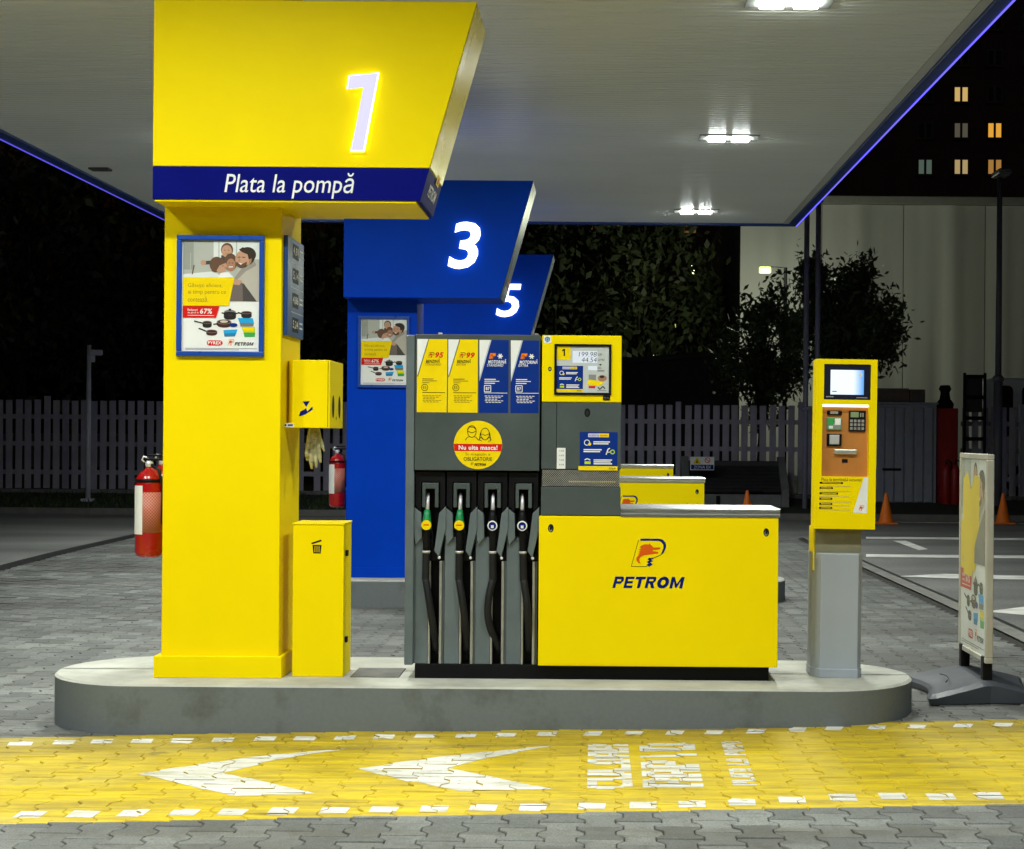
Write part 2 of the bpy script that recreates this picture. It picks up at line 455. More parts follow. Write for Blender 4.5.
def paver_world(p, x, y, z=0.0):
    c, s = math.cos(p[5]), math.sin(p[5])
    u, v = x * c - y * s, x * s + y * c
    return (p[0] + u, p[1] + v, p[2] + z + p[3] * u + p[4] * v)
def in_lane(p): return mL * p[0] + cL < p[1] < mU * p[0] + cU
def in_view(p):
    k = FPX / p[1]; u = p[0] * k + VPX; v = VPY + (CZ - p[2]) * k
    return -12 < u < 1036 and v < 862
pave_me = bpy.data.meshes.new('paver'); pave_me.from_pydata(PV, [], PF); pave_me.materials.append(PAVER)
def bed(name, y0f, y1f, step=0.45):
    V, F = [], []; xs = np.linspace(-7.3, 3.42, 25); 
    ts = np.linspace(0, 1, 24)
    for t in ts:
        for x in xs:
            y = y0f(x) + (y1f(x) - y0f(x)) * t; V.append((x, y, zg(x, y) - (0.0065 if name == 'l' else 0.010)))
    n = len(xs); F = [(j * n + i, j * n + i + 1, (j + 1) * n + i + 1, (j + 1) * n + i) for j in range(len(ts) - 1) for i in range(n - 1)]
    return V, F
def merge(a, b):
    k = len(a[0]); return a[0] + b[0], a[1] + [tuple(i + k for i in f) for f in b[1]]
fL, fU = (lambda x: mL * x + cL), (lambda x: mU * x + cU)
JOINT = mat('joint_sand', (0.035, 0.033, 0.028), 0.95, var=0.6, scale=5)
def mk_paving(name, geo, sel):
    base = tag(mesh_obj(name, geo[0], geo[1], PAVER if name == 'painted_lane' else JOINT), kind='structure')
    sel.sort(key=lambda p: (not in_view(p), p[1]))
    near, rest = sel[:300], sel[300:]
    for p in near:
        o = bpy.data.objects.new('paver', pave_me); COL.objects.link(o); o.parent = base
        o.matrix_local = Matrix(((math.cos(p[5]), -math.sin(p[5]), 0, p[0]), (math.sin(p[5]), math.cos(p[5]), 0, p[1]), (p[3], p[4], 1, p[2]), (0, 0, 0, 1)))
    if rest:
        V = []; F = []
        for p in rest:
            k = len(V); far = p[1] > 15
            V += [paver_world(p, *v) for v in (PV[:24] if far else PV)]
            F += [tuple(q + k for q in f) for f in (PF[:13] if far else PF)]
        o = mesh_obj('paver_field', V, F, PAVER, base); tag(o, kind='stuff')
    return base
lane = mk_paving('painted_lane', bed('l', fL, fU), [p for p in pavers if in_lane(p)])
forecourt = mk_paving('forecourt_pavement', merge(bed('a', lambda x: 2.0, fL), bed('b', fU, lambda x: 27.25)), [p for p in pavers if not in_lane(p)])

# ---- white paint on the lane: each mark is cut to the tops of the pavers it lies on
def clip(poly, conv):
    out = poly
    n = len(conv)
    for i in range(n):
        a, b = conv[i], conv[(i + 1) % n]; res = []
        side = lambda p: (b[0] - a[0]) * (p[1] - a[1]) - (b[1] - a[1]) * (p[0] - a[0])
        for k in range(len(out)):
            p, q = out[k], out[(k + 1) % len(out)]; sp, sq = side(p), side(q)
            if sp >= 0: res.append(p)
            if (sp > 0 and sq < 0) or (sp < 0 and sq > 0):
                t = sp / (sp - sq); res.append((p[0] + t * (q[0] - p[0]), p[1] + t * (q[1] - p[1])))
        out = res
        if len(out) < 3: return []
    return out
def wpaint():
    m, nt, b = principled('white_road_paint'); N, L = nt.nodes, nt.links
    g = N.new('ShaderNodeNewGeometry')
    def nz(sc, st):
        mp = N.new('ShaderNodeMapping'); mp.inputs['Scale'].default_value = st; L.new(g.outputs['Position'], mp.inputs[0])
        n = N.new('ShaderNodeTexNoise'); n.inputs['Scale'].default_value = sc; n.inputs['Detail'].default_value = 8; n.inputs['Roughness'].default_value = 0.7
        L.new(mp.outputs[0], n.inputs['Vector']); return n.outputs[0]
    n1, n2 = nz(4, (0.5, 2.5, 1)), nz(24, (0.6, 1, 1))
    r = N.new('ShaderNodeValToRGB'); r.color_ramp.elements[0].position = 0.36; r.color_ramp.elements[1].position = 0.56
    r.color_ramp.elements[0].color = (0.42, 0.40, 0.30, 1); r.color_ramp.elements[1].color = (0.64, 0.64, 0.61, 1)
    L.new(n1, r.inputs[0]); L.new(r.outputs[0], b.inputs['Base Color']); b.inputs['Roughness'].default_value = 0.7
    a = N.new('ShaderNodeMapRange'); a.inputs['From Min'].default_value = 0.33; a.inputs['From Max'].default_value = 0.40
    L.new(n2, a.inputs[0]); L.new(a.outputs[0], b.inputs['Alpha'])
    return m
WPAINT = wpaint()
near_lane = [p for p in pavers if 7 < p[1] < 10.2]
def paint(name, quads, parent=lane):
    """quads: convex polygons on the ground (x, y)"""
    V, F = [], []
    for q in quads:
        area = sum(q[i][0] * q[(i + 1) % len(q)][1] - q[(i + 1) % len(q)][0] * q[i][1] for i in range(len(q)))
        if area < 0: q = q[::-1]
        x0, x1 = min(p[0] for p in q) - .13, max(p[0] for p in q) + .13; y0, y1 = min(p[1] for p in q) - .14, max(p[1] for p in q) + .14
        for p in near_lane:
            if not (x0 < p[0] < x1 and y0 < p[1] < y1): continue
            loc = []
            c, s = math.cos(-p[5]), math.sin(-p[5])
            for (gx, gy) in q: u, v = gx - p[0], gy - p[1]; loc.append((u * c - v * s, u * s + v * c))
            r = clip(OUT0, loc)
            if len(r) >= 3:
                k = len(V); V += [paver_world(p, x, y, 0.0012) for x, y in r]; F.append(tuple(range(k, k + len(r))))
    if F: return mesh_obj(name, V, F, WPAINT, parent)
def gpoly(pts):                                   # picture pixels to ground
    return [(g.x, g.y) for g in (ground_at(*p) for p in pts)]
paint('chevron', [gpoly([(137, 773.5), (240, 758.5), (273, 760.5), (222, 773)]), gpoly([(240, 758.5), (348, 748), (273, 760.5)]), gpoly([(137, 773.5), (222, 773), (315, 793.2), (235, 795.8), (185, 784.5)])])
paint('chevron', [gpoly([(358, 768.5), (452, 755), (481, 759), (447, 768)]), gpoly([(452, 755), (553, 745.3), (481, 759)]), gpoly([(358, 768.5), (447, 768), (553, 788.8), (459, 791.5), (404, 780)])])
for px, py, w in [(20, 743.5, 27), (64, 742, 24), (102, 741.5, 24), (142, 741, 24), (182, 740.5, 24), (223, 740, 24), (265, 739, 24), (305, 738.5, 24), (345, 738, 23), (384, 737, 23), (425, 736, 23), (466, 735.5, 23), (506, 735, 22), (547, 734, 22),
                  (593, 733.5, 20), (634, 732.8, 20), (675, 732.3, 20), (714, 732, 20), (756, 731, 21), (797, 730, 20), (834, 728.5, 20), (877, 727.5, 20), (917, 726.6, 20), (963, 725.5, 21), (1003, 725, 21)]:
    paint('dash', [gpoly([(px - w / 2, py + 2), (px + w / 2 - 3, py + 2), (px + w / 2, py - 2), (px - w / 2 + 3, py - 2)])])
for px, py in [(30, 814.5), (83, 813.7), (133, 813), (184, 812.3), (233, 811.3), (283, 811), (334, 810.3), (384, 809.6), (434, 808.8), (483, 807.8), (533, 807.3), (592, 806), (643, 805), (692, 803.8), (742, 802.5), (792, 800), (843, 797.5), (893, 796.3), (941, 796.5), (989, 796)]:
    k = (VPX - px) * 0.008
    paint('dash', [gpoly([(px - 14 - k, py + 3.2), (px + 13 - k, py + 3.2), (px + 14 + k, py - 3.2), (px - 13 + k, py - 3.2)])])
# stencilled words CULOAR / RAPID, read from the right-hand side: letters drawn on a 3 x 5 grid
STENCIL = {
 'C': [(0, 1, 1.15, 4), (0.4, 0, 3, 1.1), (0.4, 3.9, 3, 5)], 'U': [(0, 0.8, 1.15, 5), (1.85, 0.8, 3, 5), (0.4, 0, 2.6, 1.1)],
 'L': [(0, 0, 1.2, 5), (1.1, 0, 3, 1.1)], 'O': [(0, 0.8, 1.15, 4.2), (1.85, 0.8, 3, 4.2), (0.5, 0, 2.5, 1.05), (0.5, 3.95, 2.5, 5)],
 'A': [(0, 0, 1.15, 4.2), (1.85, 0, 3, 4.2), (0.5, 3.95, 2.5, 5), (1, 1.5, 1.8, 2.5)], 'R': [(0, 0, 1.2, 5), (1.1, 4, 2.6, 5), (1.85, 2.7, 3, 4.4), (1.1, 2, 2.6, 2.9), (1.8, 0, 2.95, 1.9)],
 'P': [(0, 0, 1.2, 5), (1.1, 4, 2.6, 5), (1.85, 2.7, 3, 4.4), (1.1, 2, 2.6, 2.9)], 'M': [(0, 0, .9, 5), (2.1, 0, 3, 5), (.9, 2.6, 2.1, 3.9)], ' ': [], 'I': [(1, 0, 1.8, 5)],
 'D': [(0, 0, 1.15, 5), (1.05, 0, 2.4, 1.05), (1.05, 3.95, 2.4, 5), (1.85, 0.8, 3, 4.2)],
 'T': [(0, 4, 3, 5), (1, 0, 1.8, 3.9)], 'N': [(0, 0, 1.15, 5), (1.85, 0, 3, 5), (1.15, 1.8, 1.85, 3.4)], 'E': [(0, 0, 1.2, 5), (1.05, 4.1, 3, 5), (1.05, 2.1, 2.6, 2.9), (1.05, 0, 3, 0.9)], 'S': [(0.3, 4.1, 3, 5), (0, 2.6, 1.15, 4.3), (0.4, 2.1, 2.7, 2.9), (1.85, 0.6, 3, 2.4), (0, 0, 2.7, 0.9)]}
def stencil(word, tl, tr, bl, br):
    """the word runs up the picture: its start is the near end (bl-br), letter tops point left"""
    tl, tr, bl, br = [ground_at(*p) for p in (tl, tr, bl, br)]
    n = len(word)
    for i, chh in enumerate(word):
        qs = []
        for (x0, y0, x1, y1) in STENCIL[chh]:
            c = []
            for (u, v) in ((x0, y0), (x1, y0), (x1, y1), (x0, y1)):
                t = (i + (u / 3) * 0.93) / n; w = 1 - v / 5
                p = (bl.lerp(tl, t)).lerp(br.lerp(tr, t), w); c.append((p.x, p.y))
            qs.append(c)
        paint('letter', qs)
stencil('CULOAR', (588, 744), (628, 744), (587, 789), (633, 788))
stencil('RAPID', (639, 743.5), (694, 742), (643, 788), (704, 787))
stencil('PLATA LA POMPA', (721, 741), (741, 741), (733, 785), (757, 785))

# ---- drains and road markings beyond the pavers
DRAIN = mat('drain_grate', (0.018, 0.018, 0.018), 0.6, var=0.4, scale=20)
KSTRIP = mat('kerb_strip', (0.21, 0.21, 0.195), 0.8, var=0.35, scale=4, bump=0.3)
def strip(name, x0, x1, y0, y1, up, m, n=30):
    V, F = [], []
    for k in range(n + 1):
        y = y0 + (y1 - y0) * k / n
        V += [(x0, y, zg(x0, y) + up), (x1, y, zg(x1, y) + up)]
    F = [(2 * k, 2 * k + 1, 2 * k + 3, 2 * k + 2) for k in range(n)]
    return tag(mesh_obj(name, V, F, m), kind='structure')
strip('drain_channel', -7.52, -7.28, 2, 27.4, 0.005, DRAIN)
strip('kerb_strip', 3.40, 3.56, 2, 27.4, 0.012, KSTRIP)
strip('drain_channel', 3.56, 3.63, 2, 27.4, 0.006, DRAIN)
ROADW = mat('road_white', (0.80, 0.80, 0.76), 0.75, var=0.35, scale=3, bump=0.2)
for pts in [[(866, 537), (1100, 539), (1100, 541.3), (866, 539)], [(866, 554.5), (1100, 556.5), (1100, 559.5), (866, 557.2)],
            [(896, 576.6), (945, 574.2), (1100, 578), (1100, 581), (950, 578.8)], [(985, 612), (1030, 606.5), (1130, 608), (1130, 617), (1024, 615.5)],
            [(866, 521.6), (1024, 523.2), (1024, 524.2), (866, 522.6)], [(893, 541), (906, 541), (928, 549.5), (919, 550.5)]]:
    g = [ground_at(*p) for p in pts]
    tag(mesh_obj('road_marking', [(v.x, v.y, v.z + 0.005) for v in g], [tuple(range(len(g)))], ROADW), kind='structure')
# ---- verge with kerb at the back
GRASSB = mat('verge_soil', (0.022, 0.03, 0.014), 0.9, var=0.5, scale=2, bump=0.5, bscale=20)
V = []; F = []
xs = np.linspace(-40, 40, 41); prof = [(33.0, 0.0), (33.0, 0.12), (33.15, 0.125), (33.16, 0.11), (34.5, 0.2), (36.2, 0.33), (60, 0.33)]
kerb = MB(); kerb.box(-40, 40, 32.98, 33.14, -0.05, 0.125, 0.012)
tag(kerb.build('verge_kerb', mat('old_kerb', (0.16, 0.155, 0.145), 0.85, var=0.4, scale=2, bump=0.3)), kind='structure')
for x in xs:
    for (y, z) in prof[3:]: V.append((x, y, z))
k = 4; F = [(i * k + j, (i + 1) * k + j, (i + 1) * k + j + 1, i * k + j + 1) for i in range(len(xs) - 1) for j in range(k - 1)]
tag(mesh_obj('verge', V, F, GRASSB), kind='structure')
gr = np.random.default_rng(5); V = []; F = []
def verge_z(y): return float(np.interp(y, [33.16, 34.5, 36.2], [0.11, 0.2, 0.33]))
for _ in range(9000):
    x = gr.uniform(-22, 2.2) if gr.random() < .85 else gr.uniform(9, 14); y = gr.uniform(33.2, 35.9); z = verge_z(y); h = gr.uniform(.04, .12); a = gr.uniform(0, 6.28); w = .012
    k = len(V); V += [(x - w * math.cos(a), y - w * math.sin(a), z), (x + w * math.cos(a), y + w * math.sin(a), z), (x + gr.uniform(-.05, .05), y + gr.uniform(-.05, .05), z + h)]; F.append((k, k + 1, k + 2))
tag(mesh_obj('grass', V, F, mat('grass_blades', (0.04, 0.075, 0.018), 0.7, var=0.4)), 'short grass on the dark verge before the fence', 'grass', kind='stuff')

# ================================================================== CANOPY
CS = 5.085                                          # soffit height
CX0, CX1, CY0, CY1 = -6.91, 3.15, -1.5, 26.55
cano = thing('fuel_canopy', ((CX0 + CX1) / 2, 12, CS), 'wide flat white canopy over the pumps with ribbed soffit and blue edge', 'canopy')
SOFFIT = mat('ribbed_soffit', (0.90, 0.92, 0.86), 0.34, var=0.08, scale=0.5, spec=0.5, stretch=(0.3, 1, 1), rvar=0.03)
V = []; prof = []; y = CY0 + 0.12; pitch = 0.108
while y < CY1 - 0.1:
    prof += [(y, 0), (y + 0.078, 0), (y + 0.084, 0.011), (y + 0.102, 0.011)]; y += pitch
for (y, z) in prof: V += [(CX0 + 0.15, y, CS + z), (CX1 - 0.20, y, CS + z)]
F = [(2 * k, 2 * k + 2, 2 * k + 3, 2 * k + 1) for k in range(len(prof) - 1)]
mesh_obj('soffit', V, F, SOFFIT, cano)
mb = MB(); mb.box(CX0 + .01, CX1 - .01, CY0 + .01, CY1 - .01, CS + 0.05, CS + 0.6); mb.build('roof', mat('roof_steel', (0.3, 0.3, 0.3), 0.6), cano)
mb = MB(); mb.box(CX1 - 0.195, CX1 - 0.105, CY0, CY1 - 0.03, CS - 0.004, CS + 0.05); mb.build('edge_trim', mat('soffit_trim', (0.6, 0.6, 0.55), 0.4), cano)
FASC = mat('fascia_blue', (0.008, 0.04, 0.20), 0.4, var=0.1)
for nm, b in (('fascia', (CX1 - 0.10, CX1 + .02, CY0, CY1 - .12, CS - 0.03, CS + .65)), ('fascia', (CX0 - .02, CX0 + 0.15, CY0, CY1 - .12, CS - 0.03, CS + .65)), ('fascia', (CX0 - .02, CX1 + .02, CY1 - 0.118, CY1 + .02, CS - 0.032, CS + .65))):
    mb = MB(); mb.box(*b, 0.004); mb.build(nm, FASC, cano)
LED = glow('led_violet', (0.13, 0.11, 1.0), 1.8); LED2 = glow('led_violet_dim', (0.13, 0.11, 1.0), 0.8)
for x in (CX1 + 0.018, CX0 - 0.034):
    mb = MB(); mb.box(x + .003, x + 0.013, CY0, CY1 - 0.02, CS - 0.040, CS - 0.028); mb.build('light_strip', LED if x > 0 else LED2, cano)
LENS = glow('lamp_lens', (0.93, 1.0, 0.95), 62.0)
HOUS = mat('lamp_housing', (0.35, 0.35, 0.34), 0.5)
lamp_area = bpy.data.lights.new('canopy_lamp', 'AREA'); lamp_area.shape = 'RECTANGLE'; lamp_area.size = 0.46; lamp_area.size_y = 0.24
lamp_area.spread = R(157); lamp_area.energy = LAMP_W; lamp_area.color = LAMP_COL
rows = {1.476: 'right-hand row', -2.2: 'middle row', -4.6: 'left-hand row'}
deps = {0.7: 'behind the viewer', 6.8: 'in front of the front island', 12.87: 'between the first and second islands', 18.8: 'between the second and third islands', 25.0: 'near the far edge'}
for x, rn in rows.items():
    for d, dn in deps.items():
        if x < 0 and d == 12.87: d = 12.3
        t = thing('canopy_light', (x, d, CS), 'twin square lamp set flush in the canopy, %s, %s' % (rn, dn), 'ceiling light', 'lamps in the canopy soffit')
        mb = MB(); mb.box(x - .34, x + .34, d - .18, d + .18, CS - .012, CS + .045, 0.006); mb.build('housing', HOUS, t)
        for sx in (-1, 1):
            mb = MB(); mb.box(x + sx * .135 - .095, x + sx * .135 + .095, d - .10, d + .10, CS - .038, CS - .0125, 0.010); mb.build('lens', LENS, t)
        lo = bpy.data.objects.new('lamp_glow', lamp_area); COL.objects.link(lo); lo.parent = t; lo.location = (0, 0, -0.045)
u = at(84, 174, 21.5)
mb = MB(); mb.box(-6.60, -6.34, 21.3, 21.5, CS - 0.025, CS + .02, 0.01)
tag(mb.build('soffit_hatch', mat('dark_hatch', (0.05, 0.05, 0.04), 0.6)), 'small dark unlit hatch in the canopy soffit at far left', 'hatch')


# ================================================================== COLUMNS WITH HEADER SIGNS
DCOL = 9.79                                          # front face of column 1
DSIGN = 9.53                                         # front face of its header
xL, xR = X(163, DCOL, 420), X(280.5, DCOL, 420)
COLY1 = 10.42
WARM = mat('pale_side', (0.75, 0.73, 0.62), 0.4)
ORANGE = flat('print_orange', (0.80, 0.22, 0.01)); REDP = flat('print_red', (0.62, 0.015, 0.012)); NAVYP = flat('print_navy', (0.004, 0.012, 0.14))
YELP = flat('print_yellow', (0.84, 0.62, 0.004)); BLKP = flat('print_black', (0.012, 0.012, 0.012)); LBLUE = flat('print_light_blue', (0.02, 0.35, 0.72)); BLUP = flat('print_blue', (0.006, 0.03, 0.22))
GREYP = flat('print_grey', (0.25, 0.25, 0.24)); WHP = flat('print_white', (0.78, 0.79, 0.78)); GRNP = flat('print_green', (0.05, 0.36, 0.08)); LIMEP = flat('print_lime', (0.45, 0.62, 0.02)); FIREP = flat('print_flame', (0.66, 0.10, 0.008))
def column(shift, paint, band, number, label, small):
    dx, dy = shift
    t = thing('price_column', ((xL + xR) / 2 + dx, DCOL + dy + 0.3, IT), label, 'column', 'pump columns with header signs')
    mb = MB(); mb.box(xL + dx, xR + dx, DCOL + dy, COLY1 + dy, IT, CS - 0.06, 0.006); mb.build('post', paint, t)
    if not small:
        mb = MB(); mb.box(xL + dx - 0.038, xR + dx + 0.022, DCOL + dy - 0.03, COLY1 + dy + 0.02, IT, IT + 0.128, 0.004); mb.build('base_trim', paint, t)
    else:
        mb = MB(); mb.box(xL + dx - 0.006, xR + dx + 0.006, DCOL + dy - 0.008, COLY1 + dy + 0.008, IT, IT + 0.10, 0.003); mb.build('base_trim', paint, t)
    # header: a slab with a slanted right edge
    tl, tr, br, bl = at(154, 0, DSIGN), at(477, 1.5, DSIGN), at(419.5, 203, DSIGN), at(154.5, 201, DSIGN)
    zt, zb = (tl.z + tr.z) / 2, (bl.z + br.z) / 2
    zm = at(290, 167, DSIGN).z
    sl = lambda z: br.x + (tr.x - br.x) * (z - zb) / (zt - zb)
    y0, y1 = DSIGN + dy, 10.27 + dy
    mb = MB().use(paint)
    z1 = zm if band else zb
    mb.prism([(tl.x + dx, z1), (sl(z1) + dx, z1), (sl(zt) + dx, zt), (tl.x + dx, zt)], y0, y1, 'y', 0.004)
    sg = mb.build('header_sign', None, t)
    GL = mat('glossy_lit_' + paint.name, (0.92, 0.74, 0.01) if band else (0.20, 0.25, 0.30), 0.28, 0.0, var=.04, scale=1, spec=0.3)  # side face paler than the front paint: bright reflections put into its colour
    ns = Vector(((zt - zb), 0, -(tr.x - br.x))).normalized() * .003
    lo, hi = z1 + .006, zt - .006
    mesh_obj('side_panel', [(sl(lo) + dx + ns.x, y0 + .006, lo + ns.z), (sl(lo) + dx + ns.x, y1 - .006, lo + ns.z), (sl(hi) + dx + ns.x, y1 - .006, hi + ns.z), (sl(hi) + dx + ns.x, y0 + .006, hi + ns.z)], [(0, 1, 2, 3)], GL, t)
    if band:
        mb = MB(); mb.prism([(tl.x + dx, zb + .012), (sl(zb + .012) + dx, zb + .012), (sl(zm - .0015) + dx, zm - .0015), (tl.x + dx, zm - .0015)], y0, y1, 'y', 0.004)
        mb.build('header_band', NAVY, t)
        mb = MB(); mb.box(tl.x + dx + .01, sl(zb) + dx - .02, y0 + .01, y1 - .01, zb, zb + .0118); mb.build('underside', YEL, t)
        p = Print(); fn = front(y0, 290, 185)
        p.text('Plata la pompă', 224.5, 172.5, 354, 198.5, WHP, 1, shear=0.18, bold=0.003)
        p.build('lettering', t, fn)
    # marks on the slanted side
    sp = Print()
    def side(u, v, off):
        z = zb + v; n = Vector(((zt - zb), 0, -(tr.x - br.x))).normalized()
        return (sl(z) + dx + n.x * (off + .004), y0 + u, z + n.z * (off + .004))
    sp.poly([(.40, .17), (.55, .17), (.55, .23), (.40, .23)], YELP if band else ORANGE, 2); sp.poly([(.43, .18), (.52, .18), (.50, .215), (.45, .21)], FIREP if band else WHP, 3)
    vs, fs = text_polys('PETROM', 0.3, 0.02); sp.items.append(([(.18 + .40 * q[0], .07 + .07 * q[1]) for q in vs], fs, WHP, 2))
    sp.build('side_logo', t, side)
    return t, sg, y0
def digit(parent, polys, m, y0, dx, dy, halo):
    """raised letter standing off the face; polys of picture pixels on the first header"""
    mb = MB()
    a = at(360, 110, DSIGN); k = DSIGN / FPX
    V, F = [], []
    for pts, fs in polys:
        for f in fs:
            q = [(a.x + dx + (pts[i][0] - 360) * k, a.z - (pts[i][1] - 110) * k) for i in f]
            mb.prism(q, y0 - 0.030, y0 - 0.008, 'y')
    return mb.build('number', m, parent)
DIG_W = glow('digit_white', (0.72, 0.69, 1.0), 0.98)
DIG_B = glow('digit_bright', (0.93, 0.97, 1.0), 2.6)
RIM = glow('digit_rim', (1.0, 0.97, 0.85), 3.2)
z1_ = lambda zx, zy: (140 + zx * 0.35156, zy * 0.35156)
one = [z1_(597, 220), z1_(678, 211), z1_(638, 430), z1_(604, 430), z1_(637, 252), z1_(592, 257)]
col1, sg1, y0 = column((0, 0), YEL, True, '1', 'yellow column with header sign 1 reading Plata la pompă', False)
# "1": a lit halo tray behind a lavender face
k = DSIGN / FPX; a = at(360, 110, DSIGN)
def inset(poly, e):
    cx = sum(p[0] for p in poly) / len(poly); cy = sum(p[1] for p in poly) / len(poly)
    return [(p[0] + (e if p[0] > cx else -e), p[1] + (e if p[1] > cy else -e)) for p in poly]
def extr(poly, ya, yb, m, name, parent):
    mb = MB(); mb.prism([(a.x + (p[0] - 360) * k, a.z - (p[1] - 110) * k) for p in poly], ya, yb, 'y'); return mb.build(name, m, parent)
num = extr(one, y0 - 0.034, y0 - 0.028, DIG_W, 'number', col1)
extr(inset(one, 0.9), y0 - 0.0275, y0 - 0.010, RIM, 'halo_tray', num)
def textnum(ch, box, parent, y0, dx, shear):
    vs, fs = text_polys(ch, shear, 0.018)
    x0, ya, x1, yb = box; d = y0
    mb = MB(); mb2 = MB(); c = at(x0, yb, d); kk = d / FPX
    V = [(c.x + u * (x1 - x0) * kk, c.z + v * (yb - ya) * kk) for u, v in vs]
    bmv = [mb.bm.verts.new((p[0], y0 - 0.032, p[1])) for p in V]
    fl = [mb.bm.faces.new([bmv[i] for i in f]) for f in fs]
    r = bmesh.ops.extrude_face_region(mb.bm, geom=fl)
    for v in [g for g in r['geom'] if isinstance(g, bmesh.types.BMVert)]: v.co.y += 0.022
    bmesh.ops.recalc_face_normals(mb.bm, faces=mb.bm.faces)
    return mb.build('number', DIG_B, parent)
col3, sg3, y03 = column((0.065, S_ISL), BLU, False, '3', 'blue column with header sign 3, on the second island', True)
textnum('3', (448, 222, 480.5, 269), col3, y03, 0, 0.15)
col5, sg5, y05 = column((0.085, 2 * S_ISL), BLU, False, '5', 'blue header sign 5 and its column, farthest back', True)
textnum('5', (496, 284, 521, 317), col5, y05, 0, 0.15)

# ================================================================== PRINTED POSTER
SKIN = flat('print_skin', (0.50, 0.29, 0.20)); SKIN2 = flat('print_skin_shade', (0.38, 0.20, 0.13)); HAIR = flat('print_hair', (0.045, 0.034, 0.028)); HAIR2 = flat('print_brown_hair', (0.13, 0.075, 0.05))
LINEN = flat('print_linen', (0.46, 0.43, 0.38)); LINEN2 = flat('print_linen_shade', (0.30, 0.28, 0.25)); ROOM = flat('print_room', (0.42, 0.44, 0.41)); ROOM2 = flat('print_window', (0.68, 0.72, 0.72)); SHADEP = flat('print_dark_cloth', (0.075, 0.068, 0.066)); ROOM3 = flat('print_room_shade', (0.30, 0.32, 0.29))
POTP = flat('print_pot', (0.028, 0.026, 0.028)); POTL = flat('print_pot_light', (0.20, 0.19, 0.19)); POTB = flat('print_pot_brown', (0.07, 0.03, 0.025)); TXTP = flat('print_text_brown', (0.30, 0.21, 0.02))
def petrom_mark(p, x, y, w, h, ls=0, main=None, fire=None, out=None):
    """the P with the animal head, drawn in a w x h box at (x, y) top left; source box 350..650 x 158..402"""
    fx = lambda q: [(x + (u - 350) / 300 * w, y + (v - 158) / 244 * h) for u, v in q]
    main, fire, out = main or NAVYP, fire or FIREP, out or BLKP
    p.poly(fx([(428, 160), (590, 158), (622, 168), (642, 190), (649, 216), (644, 246), (626, 278), (600, 300), (612, 270), (624, 240), (624, 212), (608, 190), (584, 178), (428, 178)]), main, ls + 1)
    lw = 5 / 300 * w
    p.line(fx([(412, 172), (352, 398), (488, 398)]), lw, out, ls + 1); p.line(fx([(628, 276), (598, 300), (540, 325), (498, 332)]), lw * 1.3, out, ls + 1)
    p.poly(fx([(505, 322), (545, 330), (520, 340), (540, 350), (512, 362), (536, 378), (505, 400), (480, 384), (500, 370), (484, 358), (504, 346), (488, 336)]), main, ls + 1)
    p.poly(fx([(422, 232), (440, 216), (470, 208), (498, 210), (508, 198), (516, 212), (530, 222), (538, 234), (596, 232), (600, 244), (580, 252), (536, 256), (534, 266), (582, 272), (580, 284), (540, 290), (500, 296), (460, 302), (432, 316), (420, 336), (422, 356), (434, 374), (412, 366), (396, 346), (394, 326), (404, 310), (424, 296), (404, 294), (428, 282), (412, 274), (432, 262), (414, 252), (436, 244)]), fire, ls + 2)
WORD = {'P': [[(0, 0), (.3, 0), (.3, 1), (0, 1)], [(.3, .76), (.7, .76), (.88, 1), (.3, 1)], [(.7, .76), (.72, .6), (1, .62), (.98, .86), (.88, 1)], [(.3, .36), (.75, .36), (1, .62), (.72, .6), (.3, .58)]],
 'E': [[(0, 0), (.32, 0), (.32, 1), (0, 1)], [(.32, .78), (1, .78), (1, 1), (.32, 1)], [(.32, .4), (.92, .4), (.92, .61), (.32, .61)], [(.32, 0), (1, 0), (1, .22), (.32, .22)]],
 'T': [[(.0, .76), (1, .76), (1, 1), (0, 1)], [(.34, 0), (.66, 0), (.66, .76), (.34, .76)]],
 'R': [[(0, 0), (.3, 0), (.3, 1), (0, 1)], [(.3, .78), (.68, .78), (.86, 1), (.3, 1)], [(.68, .78), (.7, .63), (.97, .65), (.95, .88), (.86, 1)], [(.3, .42), (.75, .42), (.97, .65), (.7, .63), (.3, .62)], [(.42, .42), (.75, .42), (1, 0), (.66, 0)]],
 'M': [[(0, 0), (.24, 0), (.24, 1), (0, 1)], [(.76, 0), (1, 0), (1, 1), (.76, 1)], [(.24, 1), (.24, .62), (.44, .05), (.5, .05), (.5, .40)], [(.76, 1), (.5, .40), (.5, .05), (.56, .05), (.76, .62)]]}
WORD['O'] = []
for k_ in range(20):
    a0_, a1_ = R(18 * k_), R(18 * k_ + 18)
    WORD['O'].append([(.5 + r_[0] * math.cos(t_), .5 + r_[1] * math.sin(t_)) for r_, t_ in (((.19, .24), a0_), ((.5, .52), a0_), ((.5, .52), a1_), ((.19, .24), a1_))])
def wordmark(p, x0, y0, x1, y1, m, layer=1, lean=.24):
    wd = {'P': .86, 'E': .80, 'T': .88, 'R': .90, 'O': 1.08, 'M': 1.18}; gap = .13
    tot = sum(wd[c] for c in 'PETROM') + gap * 5; h = y1 - y0; sx = (x1 - x0 - lean * h) / tot; u = 0
    for c in 'PETROM':
        for q in WORD[c]: p.poly([(x0 + (u + a_ * wd[c]) * sx + lean * h * b_, y1 - b_ * h) for a_, b_ in q], m, layer)
        u += wd[c] + gap
